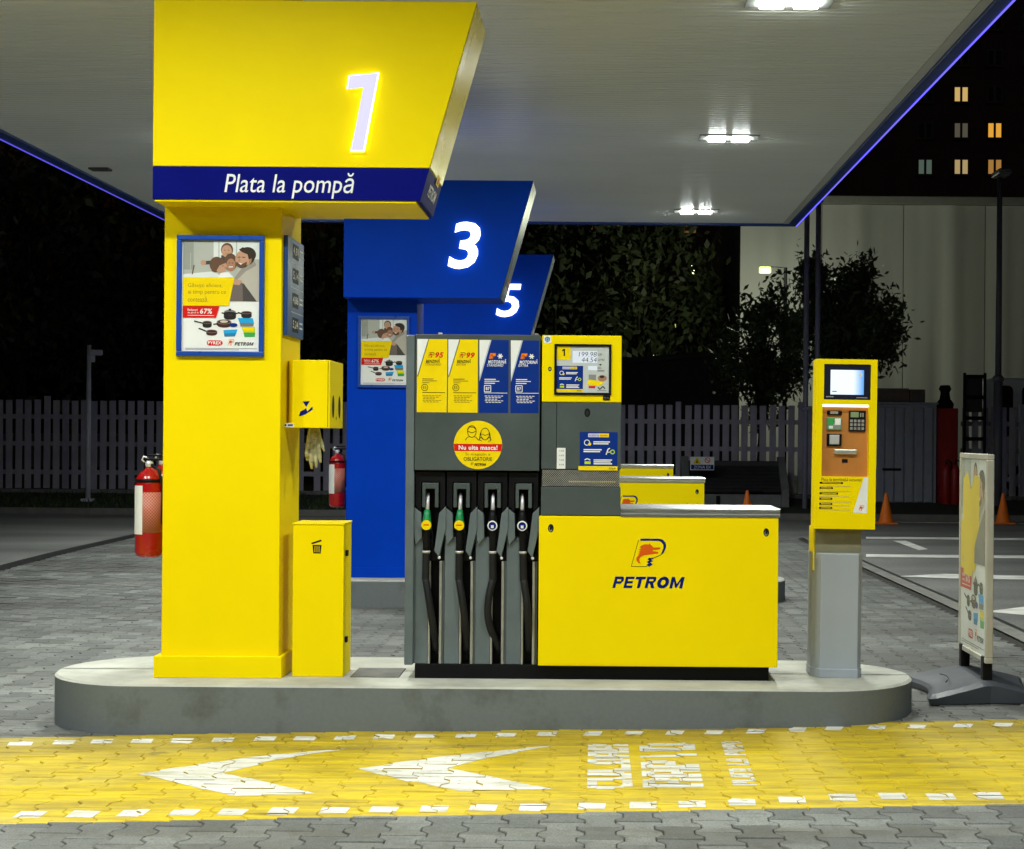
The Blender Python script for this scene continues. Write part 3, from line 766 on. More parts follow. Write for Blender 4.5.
def draw_poster(p, faded=False):
    """a family hugging over a cookware offer; coordinates in the enlarged view"""
    p.rect(52, 72, 560, 797, WHP, 1)
    p.rect(52, 72, 560, 465, ROOM, 2)
    p.rect(250, 72, 556, 190, ROOM2, 3); p.rect(52, 72, 120, 260, ROOM3, 3); p.poly([(52, 290), (250, 270), (300, 300), (300, 320), (52, 320)], ROOM2, 3)
    p.line([(400, 72), (400, 180)], 7, ROOM, 4); p.line([(285, 72), (285, 180)], 7, ROOM, 4); p.line([(124, 230), (112, 290)], 8, HAIR2, 4); p.line([(100, 150), (100, 270)], 5, ROOM, 4)
    # arms and bodies
    p.poly([(175, 205), (235, 200), (300, 190), (310, 215), (230, 225), (180, 228)], SHADEP, 4); p.ell(184, 214, 18, 17, SKIN, 5)
    p.ell(338, 130, 40, 46, HAIR2, 4); p.ell(336, 138, 34, 40, SKIN, 5); p.poly([(300, 165), (380, 165), (390, 200), (300, 205)], SHADEP, 4)
    p.poly([(390, 300), (440, 240), (520, 205), (560, 215), (560, 465), (530, 465), (450, 380)], LINEN, 6); p.poly([(440, 240), (520, 205), (530, 230), (460, 270), (400, 330), (388, 312)], LINEN2, 7)
    p.poly([(380, 330), (450, 350), (535, 465), (350, 465)], SHADEP, 7); p.poly([(380, 330), (440, 345), (445, 465), (350, 465)], flat('print_taupe', (0.16, 0.13, 0.12)), 8)
    p.ell(472, 160, 56, 50, HAIR, 6); p.ell(440, 190, 48, 58, SKIN, 7); p.poly([(398, 205), (430, 225), (470, 205), (462, 238), (425, 250), (400, 232)], HAIR2, 8); p.poly([(412, 214), (440, 218), (430, 228)], WHP, 9)
    p.poly([(415, 128), (440, 112), (500, 125), (526, 170), (512, 205), (490, 226), (480, 190), (472, 158), (440, 146)], HAIR, 8); p.poly([(480, 190), (500, 185), (496, 215), (484, 220)], SKIN2, 9)
    p.line([(318, 132), (328, 131)], 4, HAIR2, 6); p.line([(342, 131), (352, 132)], 4, HAIR2, 6); p.line([(326, 156), (348, 156)], 5, SKIN2, 6); p.line([(350, 216), (360, 215)], 4, HAIR, 8); p.line([(370, 215), (380, 216)], 4, HAIR, 8); p.line([(306, 236), (318, 234)], 4, HAIR2, 9); p.ell(330, 246, 8, 6, SKIN2, 9)
    p.line([(408, 178), (426, 176)], 5, HAIR, 9); p.line([(438, 176), (458, 178)], 5, HAIR, 9); p.poly([(418, 180), (428, 205), (412, 205)], SKIN2, 9)
    p.ell(362, 210, 42, 58, HAIR2, 6); p.ell(364, 228, 30, 42, SKIN2, 7); p.line([(350, 242), (378, 240)], 6, WHP, 8)
    p.ell(272, 225, 48, 50, HAIR2, 7); p.ell(300, 240, 38, 40, SKIN, 8); p.poly([(228, 215), (300, 180), (330, 215), (290, 232), (262, 280), (240, 270)], HAIR2, 9)
    p.poly([(280, 312), (300, 278), (350, 275), (385, 310)], WHP, 8); p.poly([(380, 320), (440, 330), (420, 360), (378, 355)], SKIN, 9)
    # captions
    p.poly([(52, 312), (388, 312), (352, 496), (52, 496)], YELP, 10)
    for i, (w, b) in enumerate((('Gătești eficient,', 310), ('ai timp pentru ce', 333), ('contează.', 218))): p.text(w, 85, 348 + 44 * i, b, 382 + 44 * i, TXTP, 11)
    p.poly([(52, 498), (292, 498), (270, 573), (52, 573)], REDP, 11)
    p.text('67%', 165, 514, 244, 548, WHP, 12, 0.1, 0.02); p.text('Reduceri', 84, 515, 150, 529, WHP, 12, 0, 0.01); p.text('de până la', 84, 534, 156, 549, WHP, 12, 0, 0.01); p.line([(84, 559), (258, 559)], 3, WHP, 12)
    def pan(x, y, rx, ry, hgt, m=POTP, handle=None, lid=False):
        p.ell(x, y + hgt, rx * .92, ry, m, 4); p.rect(x - rx, y, x + rx, y + hgt, m, 5); p.ell(x, y, rx, ry, POTL, 6); p.ell(x, y, rx * .86, ry * .75, POTB, 7)
        if handle: p.line(handle, 9, POTP, 5)
        if lid: p.ell(x, y - 2, rx * .98, ry * 1.5, POTL, 8); p.ell(x, y + 4, rx, ry * .9, POTP, 9); p.ell(x, y - 20, 9, 7, POTP, 9)
    pan(360, 540, 40, 12, 34, lid=True); p.line([(306, 540), (322, 546)], 8, POTP, 6); p.line([(398, 546), (420, 540)], 8, POTP, 6)
    pan(468, 538, 34, 10, 28, handle=[(412, 538), (436, 546)]); pan(212, 604, 30, 10, 26, handle=[(126, 596), (150, 602), (186, 610)])
    pan(322, 600, 48, 16, 22, POTB, handle=[(252, 617), (282, 612)]); p.ell(322, 598, 26, 8, flat('print_cream', (0.6, 0.5, 0.42)), 9)
    pan(242, 662, 36, 11, 18, POTB, handle=[(156, 644), (176, 650), (210, 664)])
    p.ell(384, 620, 26, 13, BLUP, 10); p.poly([(412, 574), (510, 574), (518, 606), (424, 606)], LBLUE, 5); p.poly([(424, 607), (518, 607), (512, 628), (430, 630)], POTL, 5)
    p.poly([(438, 632), (522, 632), (526, 668), (450, 668)], LIMEP, 5); p.poly([(446, 636), (516, 636), (520, 656), (452, 658)], YELP, 6); p.poly([(450, 669), (526, 669), (524, 696), (456, 698)], GRNP, 5)
    p.poly([(318, 654), (410, 648), (404, 672), (396, 690), (324, 690)], LBLUE, 5); p.poly([(322, 676), (398, 672), (394, 694), (326, 696)], flat('print_teal', (0.03, 0.2, 0.4)), 6)
    p.ell(228, 738, 18, 17, REDP, 4); p.ell(296, 738, 18, 17, REDP, 4); p.rect(228, 721, 296, 755, REDP, 5); p.text('PYREX', 218, 727, 306, 748, WHP, 6, 0, 0.03)
    petrom_mark(p, 344, 712, 46, 44, 3, ORANGE, FIREP, ORANGE); wordmark(p, 392, 732, 516, 754, BLKP, 4)
    p.rect(70, 772, 540, 775, GREYP, 4); p.rect(70, 780, 420, 783, GREYP, 4)
FRAMEBLUE = mat('poster_frame_blue', (0.004, 0.055, 0.34), 0.3, var=0.06)
POSTREG = ((175, 230, 275, 360), (653, 849))
def poster_frame():
    c = at(221, 296, DCOL); w, h = 87.5 / FPX * DCOL / 2, 121 / FPX * DCOL / 2
    t = thing('framed_poster', (c.x, DCOL, c.z - h), 'blue framed cookware poster of a hugging family on the yellow column', 'poster', 'framed posters on the columns')
    e = 0.030; y = DCOL
    for bx in ((c.x - w, c.x + w, c.z + h - e, c.z + h), (c.x - w, c.x + w, c.z - h, c.z - h + e), (c.x - w, c.x - w + e, c.z - h + e, c.z + h - e), (c.x + w - e, c.x + w, c.z - h + e, c.z + h - e)):
        mb = MB(); mb.box(bx[0], bx[1], y - 0.026, y, bx[2], bx[3], 0.005); mb.build('frame_rail', FRAMEBLUE, t)
    mb = MB(); mb.box(c.x - w + e - .002, c.x + w - e + .002, y - 0.006, y - .001, c.z - h + e - .002, c.z + h - e + .002); mb.build('backing', WHP, t)
    p = Print(*POSTREG); draw_poster(p)
    fn = front(DCOL - 0.0062, 221, 296); p.build('print', t, fn, 0.0004)
    return t
pf = poster_frame()
copy_thing(pf, (0.095, S_ISL, 0.0), 'small blue framed family poster on the blue column marked 3')

# ---- price panel on the right-hand side of column 1
def price_panel():
    x = xR; y0, y1 = DCOL + 0.05, 10.38
    zt, zb = at(284, 235, y0).z, at(284, 335, y0).z
    t = thing('price_panel', (x, (y0 + y1) / 2, zb), 'narrow blue fuel price panel on the side of the yellow column', 'price display')
    mb = MB(); mb.box(x, x + 0.026, y0, y1, zb, zt, 0.004); mb.build('panel', mat('panel_blue', (0.006, 0.05, 0.22), 0.35), t)
    p = Print(); h = (zt - zb) / 4
    for i, s in enumerate(('4,81', '5,14', '4,86', '5,24')):
        z = zt - h * (i + .5)
        p.poly([(.16, z - h * .3), (.36, z - h * .3), (.36, z + h * .3), (.16, z + h * .3)], BLKP, 1)
        vs, fs = text_polys(s, 0, 0.01); p.items.append(([(.175 + .17 * q[0], z - h * .18 + h * .36 * q[1]) for q in vs], fs, WHP, 2))
        for r in range(2): p.poly([(.40, z + h * (.1 - .2 * r)), (.50, z + h * (.1 - .2 * r)), (.50, z + h * (.17 - .2 * r)), (.40, z + h * (.17 - .2 * r))], WHP, 1)
        if i: p.poly([(.12, z + h * .49), (.52, z + h * .49), (.52, z + h * .51), (.12, z + h * .51)], WHP, 1)
    p.build('digits', t, lambda u, v, off: (x + 0.026 + off, y0 + u, v))
price_panel()
# ---- glove dispenser on the column's side
def glove_box():
    x0, x1, y0, y1 = xR, X(330, 9.92, 400), 9.92, 10.42
    zt, zb = at(310, 360, y0).z, at(310, 428, y0).z
    t = thing('glove_dispenser', ((x0 + x1) / 2, (y0 + y1) / 2, zb), 'yellow glove dispenser box with hand symbol on the yellow column side', 'glove dispenser')
    mb = MB(); mb.prism([(x0, y0 + .10), (x0 + .045, y0), (x1, y0), (x1, y1), (x0, y1)], zb, zt, 'z', 0.004); mb.build('casing', YEL, t)
    mb = MB(); mb.box(x1 - .014, x1 - .011, y0 - .0015, y0 + .002, zb + .006, zt - .006); mb.build('seam', BLKP, t)
    p = Print((150, 200, 360, 440), (743, 849))
    p.poly([(540, 713), (566, 711), (553, 733)], NAVYP, 1); p.poly([(528, 766), (532, 748), (545, 742), (552, 735), (557, 748), (575, 730), (576, 742), (560, 752), (548, 760), (536, 764)], NAVYP, 1)
    p.rect(472, 790, 510, 804, WHP, 1); p.ell(480, 797, 4, 4, NAVYP, 2); p.rect(488, 794, 506, 800, NAVYP, 2)
    p.build('hand_symbol', t, front(y0, 312, 400))
    p = Print()
    zc = zb + (zt - zb) * .32
    for yy in (.12, .36): p.ell(yy, zc, .045, .07, BLKP, 1)
    p.ell(.24, zc - .07, .012, .012, BLKP, 1)
    p.build('glove_slots', t, lambda u, v, off: (x1 + off, y0 + u, v))
    g = np.random.default_rng(2)
    # crumpled plastic glove hanging below
    mb = MB(); cx, cz = X(314, 10.1, 450), zb
    for i, (ox, ln, w) in enumerate(((-.03, .20, .016), (-.012, .25, .018), (.006, .24, .018), (.022, .21, .016), (.035, .14, .013))):
        mb.tube([(cx + ox * .5, 10.08 + i * .006, cz + .02), (cx + ox * .8, 10.08 + i * .008, cz - ln * .4), (cx + ox * 1.3, 10.07 + i * .012, cz - ln * .75), (cx + ox * 1.6 + .01, 10.08, cz - ln)], [w * .9, w * 1.25, w, w * .4], 7)
    m = mat('glove_film', (0.75, 0.72, 0.42), 0.3, var=0.4, scale=25, bump=0.6, bscale=50)
    m.node_tree.nodes['Principled BSDF'].inputs['Transmission Weight'].default_value = 0.35
    tag(mb.build('plastic_glove', m), 'crumpled clear plastic glove hanging from the glove dispenser', 'glove')
glove_box()
# ---- bin
def waste_bin():
    y0, y1 = 9.84, 10.14
    x0, x1 = X(292.6, y0, 600), X(343.5, y0, 600); zt = at(318, 523, y0).z
    t = thing('waste_bin', ((x0 + x1) / 2, (y0 + y1) / 2, IT), 'tall yellow metal waste bin with black bin symbol on the island', 'bin')
    mb = MB(); mb.box(x0, x1, y0, y1, IT, zt - .012, 0.004); mb.build('body', YEL, t)
    mb = MB(); mb.box(x0 - .004, x1 + .004, y0 - .004, y1 + .004, zt - .011, zt, 0.003); mb.box(x0 + .06, x1 - .06, y0 + .07, y1 - .07, zt, zt + .004, 0.002); mb.build('lid', YEL, t)
    for zz in (IT + .20, zt - .2):
        mb = MB(); mb.box(x1 + .0005, x1 + .016, y0 + .05, y0 + .09, zz, zz + .035, 0.003); mb.build('hinge', BLACK, t)
    p = Print((270, 340, 410, 690), (340, 849))
    p.poly([(100, 492), (124, 484), (125, 488), (101, 496)], BLKP, 1); p.poly([(103, 497), (125, 497), (123, 518), (105, 518)], BLKP, 1)
    for xx in (109, 114, 119): p.rect(xx - .8, 500, xx + .8, 515, YELP, 2)
    p.build('bin_symbol', t, front(y0, 318, 560))
waste_bin()

# ---- extinguishers
RED = mat('extinguisher_red', (0.40, 0.005, 0.006), 0.25, var=0.1, coat=0.3)
def extinguisher():
    x, y, z0 = -2.725, 10.05, 0.93
    t = thing('fire_extinguisher', (x, y, z0), 'red fire extinguisher with white label on the left of the yellow column, nearer one', 'extinguisher', 'extinguishers on the columns')
    mb = MB(); mb.lathe((x, y, z0), [(.060, 0), (.076, .012), (.083, .03), (.083, .44), (.078, .475), (.058, .51), (.03, .53), (.022, .545)], 24); mb.build('cylinder', RED, t)
    mb = MB(); mb.lathe((x, y, z0), [(.0838, .15), (.0838, .395)], 24); 
    net, nt, b = principled('mesh_sleeve'); N, L = nt.nodes, nt.links
    tc = N.new('ShaderNodeTexCoord'); sp = N.new('ShaderNodeSeparateXYZ'); L.new(tc.outputs['Object'], sp.inputs[0])
    def mt(op, a_, b_=None):
        n = N.new('ShaderNodeMath'); n.operation = op
        for i_, v_ in enumerate((a_, b_)):
            if v_ is None: continue
            if isinstance(v_, (int, float)): n.inputs[i_].default_value = v_
            else: L.new(v_, n.inputs[i_])
        return n.outputs[0]
    ang = mt('MULTIPLY', mt('ARCTAN2', sp.outputs[1], sp.outputs[0]), 0.084)
    w1 = mt('SINE', mt('MULTIPLY', mt('ADD', ang, sp.outputs[2]), 330)); w2 = mt('SINE', mt('MULTIPLY', mt('SUBTRACT', ang, sp.outputs[2]), 330))
    r = N.new('ShaderNodeValToRGB'); r.color_ramp.elements[0].color = (0.40, 0.01, 0.01, 1); r.color_ramp.elements[1].color = (0.60, 0.36, 0.26, 1); r.color_ramp.elements[0].position = .55; r.color_ramp.elements[1].position = .9
    L.new(mt('MAXIMUM', w1, w2), r.inputs[0]); L.new(r.outputs[0], b.inputs['Base Color'])
    sl = mb.build('sleeve', net, t)
    # white label wraps the left front
    V, F = [], []
    for k in range(9):
        a_ = R(192 + 66 * k / 8)
        for zz in (.14, .435): V.append((x + .0845 * math.cos(a_), y + .0845 * math.sin(a_), z0 + zz))
    F = [(2 * k, 2 * k + 2, 2 * k + 3, 2 * k + 1) for k in range(8)]
    mesh_obj('paper_label', V, F, WHP, t)
    mb = MB(); mb.use(CHROME).lathe((x, y, z0), [(.02, .545), (.024, .55), (.024, .575), (.015, .585)], 12)
    mb.use(BLACK).box(x - .02, x + .09, y - .012, y + .012, z0 + .585, z0 + .60, .003); mb.box(x - .01, x + .08, y - .010, y + .010, z0 + .612, z0 + .625, .003)
    mb.use(CHROME).tube([(x - .03, y, z0 + .575), (x - .045, y, z0 + .59), (x - .03, y - .01, z0 + .61), (x - .01, y, z0 + .60)], .006, 6)
    mb.build('valve', None, t)
    mb = MB(); mb.tube([(x + .02, y - .02, z0 + .56), (x + .07, y - .04, z0 + .53), (x + .092, y - .03, z0 + .43), (x + .09, y - .02, z0 + .2)], .010, 8); mb.build('discharge_hose', RUBBER, t)
    mb = MB(); mb.box(x + .03, xL, y - .02, y + .02, z0 + .40, z0 + .43, .003); mb.lathe((x, y, z0), [(.0855, .455), (.0855, .475)], 24); mb.box(x + .07, xL, y - .012, y + .012, z0 + .455, z0 + .475); mb.build('bracket', BLACK, t)
    return t
ex = extinguisher()
copy_thing(ex, (0.012, .26, .01), 'second red fire extinguisher tucked behind the nearer one, left of the yellow column')
copy_thing(ex, (0.085, S_ISL, 0.0), 'red fire extinguisher hung on the left of the blue column marked 3')

# ================================================================== FUEL DISPENSER
DP = 9.77
def dispenser():
    d = DP; kx = lambda px, py=500: X(px, d, py); kz = lambda py, px=500: at(px, py, d).z
    yb = d + 0.52
    t = thing('fuel_dispenser', (0, d + .26, IT), 'grey and yellow fuel dispenser numbered 1 with four nozzles, on the front island', 'fuel pump', 'fuel dispensers on the islands')
    xl, xm, xr = kx(405), kx(539.5), kx(620.5)
    zt = kz(334.5, 470); zb = kz(666); zbay = kz(470.5, 470)
    # plinth
    mb = MB(); mb.box(xl + .06, kx(771), d + .05, yb - .03, IT, zb + .002, .003); mb.build('plinth', BLACK, t)
    # cabinet
    mb = MB(); mb.box(kx(414.3), xm - .003, d, yb, zbay, zt, .004); up = mb.build('upper_panel', GREY, t)
    mb = MB(); mb.box(xl, kx(413.8), d + .012, yb, zb, zt - .004, .006); mb.build('side_post', GREYL, t)
    mb = MB(); mb.box(kx(414.3), xm - .003, d + .14, yb, zb, zbay - .001); mb.build('bay_back', BLACK, t)
    # label panels
    Rg = ((405, 330, 550, 480), (821, 849))
    fn = front(d, 470, 400)
    specs = [('95', 'STANDARD', 67, 237), ('99', 'EXTRA', 243, 411), ('B7', 'STANDARD', 419, 585), ('B7', 'EXTRA', 597, 757)]
    for i, (a_, b_, x0, x1) in enumerate(specs):
        p = Print(*Rg); y0, y1 = 53 + i * 1.3, 467 + i * .4
        dark = i > 1
        p.rect(x0, y0, x1, y1, BLUP if dark else YELP, 1)
        p.poly([(x0, y0), (x0 + 64, y0), (x0 + 2, y0 + 212)], WHP, 2)
        o = x0
        if not dark:
            p.line([(o + 65, y0), (o + 3, y0 + 212)], 4, BLKP, 3)
            petrom_mark(p, o + 60, 127, 38, 32, 2, BLKP, FIREP, BLKP)
            p.text(a_, o + 102, 127, o + 150, 159, REDP, 3, 0.25, 0.035)
            p.text('BENZINĂ', o + 50, 164, o + 128, 187, BLKP, 3, 0.2, 0.02); p.text(b_, o + 46, 190, o + (136 if i == 0 else 100), 203, TXTP, 3, 0.2)
            ink = TXTP
            p.ring(o + 44, 327, 18, 3, BLKP, 3); p.text('E5', o + 34, 320, o + 54, 334, BLKP, 3)
        else:
            p.poly([(o + 68, y0), (o + 60, y0), (o + 2, y0 + 212), (o + 2, y0 + 236)], flat('print_silver', (0.5, 0.55, 0.62)), 3)
            petrom_mark(p, o + 54, 130, 40, 32, 2, ORANGE, FIREP, ORANGE); p.poly([(o + 62, 130), (o + 94, 130), (o + 90, 146), (o + 74, 150), (o + 68, 162), (o + 56, 162)], ORANGE, 2); p.poly([(o + 70, 138), (o + 86, 138), (o + 82, 145), (o + 66, 146)], YELP, 3)
            for q in range(6):
                an = R(60 * q); p.line([(o + 118, 147), (o + 118 + 15 * math.cos(an), 147 + 15 * math.sin(an))], 6, WHP, 3)
            p.ell(o + 118, 147, 8, 8, WHP, 4)
            p.text('MOTORINĂ', o + 50, 164, o + 152, 189, WHP, 3, 0.2, 0.03); p.text(b_, o + 44, 191, o + (136 if i == 2 else 98), 206, WHP, 3, 0.2, 0.01)
            ink = WHP
            p.line([(o + 30, 313), (o + 66, 313), (o + 66, 349), (o + 30, 349), (o + 30, 313)], 4, WHP, 3); p.text('B7', o + 38, 322, o + 60, 340, WHP, 4, 0, 0.03)
        for r_, (w, h) in enumerate(((64, 5), (84, 4), (60, 5) if dark else (40, 3))): p.rect(o + 30, 276 + r_ * 11, o + 30 + w, 276 + r_ * 11 + h, ink, 3)
        p.rect(o + 30, 354, o + 160, 357, ink if dark else BLKP, 3)
        for r_ in range(5):
            for q in range(6):
                w0 = o + 32 + q * 18 + (r_ * 5) % 7
                if w0 < o + 130 - (r_ * 17) % 50: p.rect(w0, 371 + r_ * 9, w0 + 14, 374.5 + r_ * 9, ink if dark else TXTP, 3)
        p.build('fuel_label', up, fn)
    # round sticker
    p = Print(*Rg); cx, cy, r = 415, 650, 137
    p.ell(cx, cy, r, r, YELP, 1, 48)
    p.poly([(cx - math.sqrt(r * r - 6 * 6), 644), (cx + math.sqrt(r * r - 6 * 6), 644), (cx + math.sqrt(r * r - 35 ** 2), 685), (cx - math.sqrt(r * r - 35 ** 2), 685)], REDP, 2)
    p.text('Nu uita masca!', 306, 652, 526, 678, WHP, 3, 0, 0.03); p.text('În magazin e', 344, 692, 486, 714, TXTP, 3); p.text('OBLIGATORIE', 335, 719, 497, 740, BLKP, 3)
    petrom_mark(p, 372, 750, 18, 16, 2, BLKP, FIREP, BLKP); wordmark(p, 396, 754, 462, 768, BLKP, 3)
    for (x, wide) in ((380, 0), (455, 1)):
        p.line([(x + 25 * math.cos(R(a_)), 574 + wide * 14 - 34 * math.sin(R(a_))) for a_ in range(0, 361, 30)], 3.5, BLKP, 3)
        p.line([(x - 25, 572 + wide * 14), (x, 582 + wide * 14), (x + 25, 572 + wide * 14)], 3.5, BLKP, 3)
        p.line([(x - 38, 624), (x - 26, 608), (x - 10, 602 + wide * 10)], 3.5, BLKP, 3); p.line([(x + 10, 602 + wide * 10), (x + 26, 608), (x + 36, 622)], 3.5, BLKP, 3)
        if wide: p.line([(x - 26, 580), (x - 32, 622), (x - 18, 628)], 3.5, BLKP, 3); p.line([(x + 26, 580), (x + 32, 626), (x + 18, 628)], 3.5, BLKP, 3)
        else: p.line([(x - 26, 566), (x - 14, 548), (x + 12, 550), (x + 26, 566)], 4, BLKP, 3)
    p.build('round_sticker', up, fn)
    # four nozzle bays; enlarged-view coordinates of the first bay, then shifted
    zx = lambda v: kx(400 + v * .2593); zz = lambda v: kz(460 + v * .2591, 470)
    offs = [0, 121, 241, 361]
    NOZ_G = mat('nozzle_green', (0.003, 0.22, 0.07), 0.4)
    for i, o in enumerate(offs):
        X0, X1 = zx(57 + o), zx(172 + o)
        # moulded black surround with cut lower corners
        mb = MB()
        mb.prism([(X0, zz(46)), (X0, zz(178)), (zx(80 + o), zz(202)), (zx(80 + o), zz(88)), (zx(152 + o), zz(88)), (zx(152 + o), zz(202)), (X1, zz(178)), (X1, zz(46))], d + .035, d + .13, 'y', .003)
        bay = mb.build('nozzle_surround', BLACK, t)
        mb = MB(); mb.prism([(zx(84 + o), zz(90)), (zx(84 + o), zz(185)), (zx(97 + o), zz(185)), (zx(97 + o), zz(113)), (zx(133 + o), zz(113)), (zx(133 + o), zz(185)), (zx(147 + o), zz(185)), (zx(147 + o), zz(90))], d + .02, d + .12, 'y', .004); mb.build('holster_frame', GREY, bay)
        # faceted grey apron plates on both sides of the nozzle
        lx0, lx1 = zx(57 + o - 8), zx(80 + o)
        mb = MB(); mb.prism([(lx0, zz(182)), (lx1, zz(206)), (zx(84 + o), zz(300)), (zx(60 + o), zz(330)), (lx0, zz(268))], d + .03, d + .12, 'y', .003); mb.build('apron', GREYL, bay)
        mb = MB(); mb.prism([(zx(150 + o), zz(206)), (zx(176 + o), zz(180)), (zx(176 + o), zz(268)), (zx(150 + o), zz(378)), (zx(132 + o), zz(352)), (zx(140 + o), zz(290))], d + .022, d + .12, 'y', .003); mb.build('apron', GREYL, bay)
        # lower grey panel, black hose slot and metal edge strips
        mb = MB(); mb.box(zx(50 + o), zx(107 + o), d + .05, d + .139, zb + .004, zz(300), .003); mb.build('lower_panel', GREYL, bay)
        mb = MB(); mb.prism([(zx(107.5 + o), zz(392)), (zx(104 + o), zz(300)), (zx(132 + o), zz(340)), (zx(153 + o), zz(382)), (zx(171 + o), zz(330)), (zx(171 + o), zz(392))], d + .07, d + .135, 'y', .002); mb.build('shroud', BLACK, bay)
        for (sx0, sx1) in ((108, 116), (151, 161)):
            mb = MB(); mb.box(zx(sx0 + o), zx(sx1 + o), d + .045, d + .10, zb + .004, zz(394), .002); mb.build('edge_strip', STRIP, bay)
        mb = MB(); mb.box(zx(161.5 + o), zx(170 + o), d + .05, d + .139, zb + .004, zz(393), .002); mb.build('lower_panel', GREY, bay)
        mb = MB(); mb.lathe((0, 0, 0), [(.006, 0), (.009, .002), (.009, .005), (.005, .007)], 10)
        for v in mb.bm.verts: v.co = Vector((zx(152 + o) + v.co.x, d + .022 - v.co.z, zz(379) + v.co.y))
        mb.build('screw', CHROME, bay)
        # nozzle
        nx = (106, 111, 117, 110)[i] - 2; lean = (4, 2, -2, -6)[i]
        cxz = lambda v, w=0: (zx(nx + o + lean * (v - 135) / -230), d + .035 + w, zz(v))
        mb = MB(); mb.tube([cxz(132, .06), cxz(140, .03), cxz(165, .012), cxz(200, .005)], [.008, .0105, .0115, .0125], 12)
        nz = MB()
        if i < 2: nz.use(NOZ_G)
        else: nz.use(BLACK)
        nz.tube([cxz(195, .004), cxz(215, 0), cxz(240, -.004), cxz(270, -.004)], [.017, .021, .027, .029], 14)
        nz.use(BLACK).tube([cxz(262, -.003), cxz(285, 0), cxz(330, .006), cxz(352, .008)], [.026, .023, .021, .022], 14)
        nz.use(BLACK).tube([(cxz(268)[0] + .022, d + .05, zz(268)), (cxz(290)[0] + .034, d + .05, zz(290)), (cxz(330)[0] + .034, d + .05, zz(330)), (cxz(345)[0] + .018, d + .05, zz(345))], .005, 6)
        noz = nz.build('nozzle', None, t)
        mb.build('spout', CHROME, noz)
        c = cxz(253)
        mb = MB(); mb.use(YELP if i < 2 else WHP).lathe((0, 0, 0), [(.030, 0), (.030, .006), (.028, .009)], 22)
        if i >= 2: mb.use(NAVYP).lathe((0, 0, .0092), [(.023, 0), (.022, .001)], 20); mb.use(WHP).box(-.008, .008, -.014, .003, .0102, .0112)
        else: mb.use(FIREP).box(-.016, .016, -.002, .006, .0092, .010)
        for v in mb.bm.verts: v.co = Vector((c[0] + v.co.x, c[1] - .028 - v.co.z, c[2] + v.co.y))
        mb.build('badge', None, noz)
        mb = MB(); mb.tube([cxz(350, .008), cxz(362, .008)], .0215, 14); mb.tube([cxz(354, .008), cxz(358, .008)], .0245, 14); mb.build('collar', CHROME, noz)
        # ribbed guard, then the hose hanging into the slot
        mb = MB(); pts, rad = [], []
        for q in range(25): pts.append(cxz(362 + q * 4.4, .010)); rad.append(.0240 if q % 2 else .0205)
        mb.tube(pts, rad, 12); mb.build('hose_guard', RUBBER, noz)
        e0 = cxz(466, .010)
        sag = ((12, 138), (16, 138), (-30, 143), (14, 136))[i]
        P = []
        for q in range(21):
            s = q / 20; v = 462 + (742 - 462) * s
            xx = (nx + o + lean * (v - 135) / -230) * (1 - s) ** 1 + (sag[1] + o) * s + sag[0] * math.sin(math.pi * s) * (.5 if i != 2 else 1)
            P.append((zx(xx), d + .045 - .03 * math.sin(math.pi * min(1, s * 1.15)) + .05 * s ** 3, zz(v)))
        P.append((P[-1][0] + .01, P[-1][1] + .07, P[-1][2] - .01))
        mb = MB(); mb.tube(P, .0215, 12); mb.build('hose', RUBBER, t)
    # display tower
    z1, z2, z3, z4 = kz(402.5, 580), kz(469.5, 580), kz(487, 580), kz(515.5, 580)
    xa, xb = kx(541), xr
    mb = MB(); mb.box(xa, xb, d - .004, yb, z1 + .002, kz(335.5, 580), .005); hd = mb.build('display_head', YEL, t)
    mb = MB(); mb.box(xa, kx(556) - .001, d, yb, z2 + .002, z1 - .001, .003); mb.build('tower_panel', GREY, t)
    mb = MB(); mb.box(kx(556) + .001, xb, d, yb, z2 + .002, z1 - .001, .003); tp = mb.build('tower_panel', GREY, t)
    mb = MB(); mb.box(xa, xb - .006, d + .02, yb, z3, z2); mb.build('vent_back', BLACK, t)
    # perforated vent: small diamonds
    mb = MB(); w = xb - xa - .012; h = z2 - z3 - .006; nxv, nzv = 38, 7
    for i in range(nxv + nzv):
        for sgn in (1, -1):
            x0 = xa + .006 + (i - (nzv if sgn > 0 else 0)) * w / nxv; x1 = x0 + nzv * w / nxv * sgn if sgn > 0 else x0 - nzv * w / nxv
            za, zb2 = z3 + .003, z3 + .003 + h
            pa, pb = (x0, za), (x1, zb2)
            def cl(pa, pb):
                lo, hi = xa + .006, xb - .006
                q = []
                for (p0, p1) in ((pa, pb), (pb, pa)):
                    x, z = p0
                    if x < lo: tt = (lo - x) / (p1[0] - x) if p1[0] != x else 0; z = z + tt * (p1[1] - z); x = lo
                    if x > hi: tt = (hi - x) / (p1[0] - x) if p1[0] != x else 0; z = z + tt * (p1[1] - z); x = hi
                    q.append((x, z))
                return q
            if max(x0, x1) <= xa + .007 or min(x0, x1) >= xb - .007: continue
            q = cl(pa, pb)
            mb.tube([(q[0][0], d + .006, q[0][1]), (q[1][0], d + .006, q[1][1])], .0016, 4, cap=False)
    mb.build('vent_grille', STRIP, t)
    mb = MB(); mb.box(kx(568), kx(616), d + .010, d + .016, z3 + .028, z3 + .036); mb.build('vent_stripe', YEL, t)
    mb = MB(); mb.box(xa, xb, d, yb, z4 + .001, z3 - .001, .003); mb.build('tower_panel', GREY, t)
    # display window
    Rd = ((535, 330, 630, 480), (538, 849)); fd = front(d - .004, 580, 400)
    wx = lambda v: fd(535 + v * 95 / 538, 0, 0)[0]; wz = lambda v: fd(0, 330 + v * 150 / 849, 0)[2]
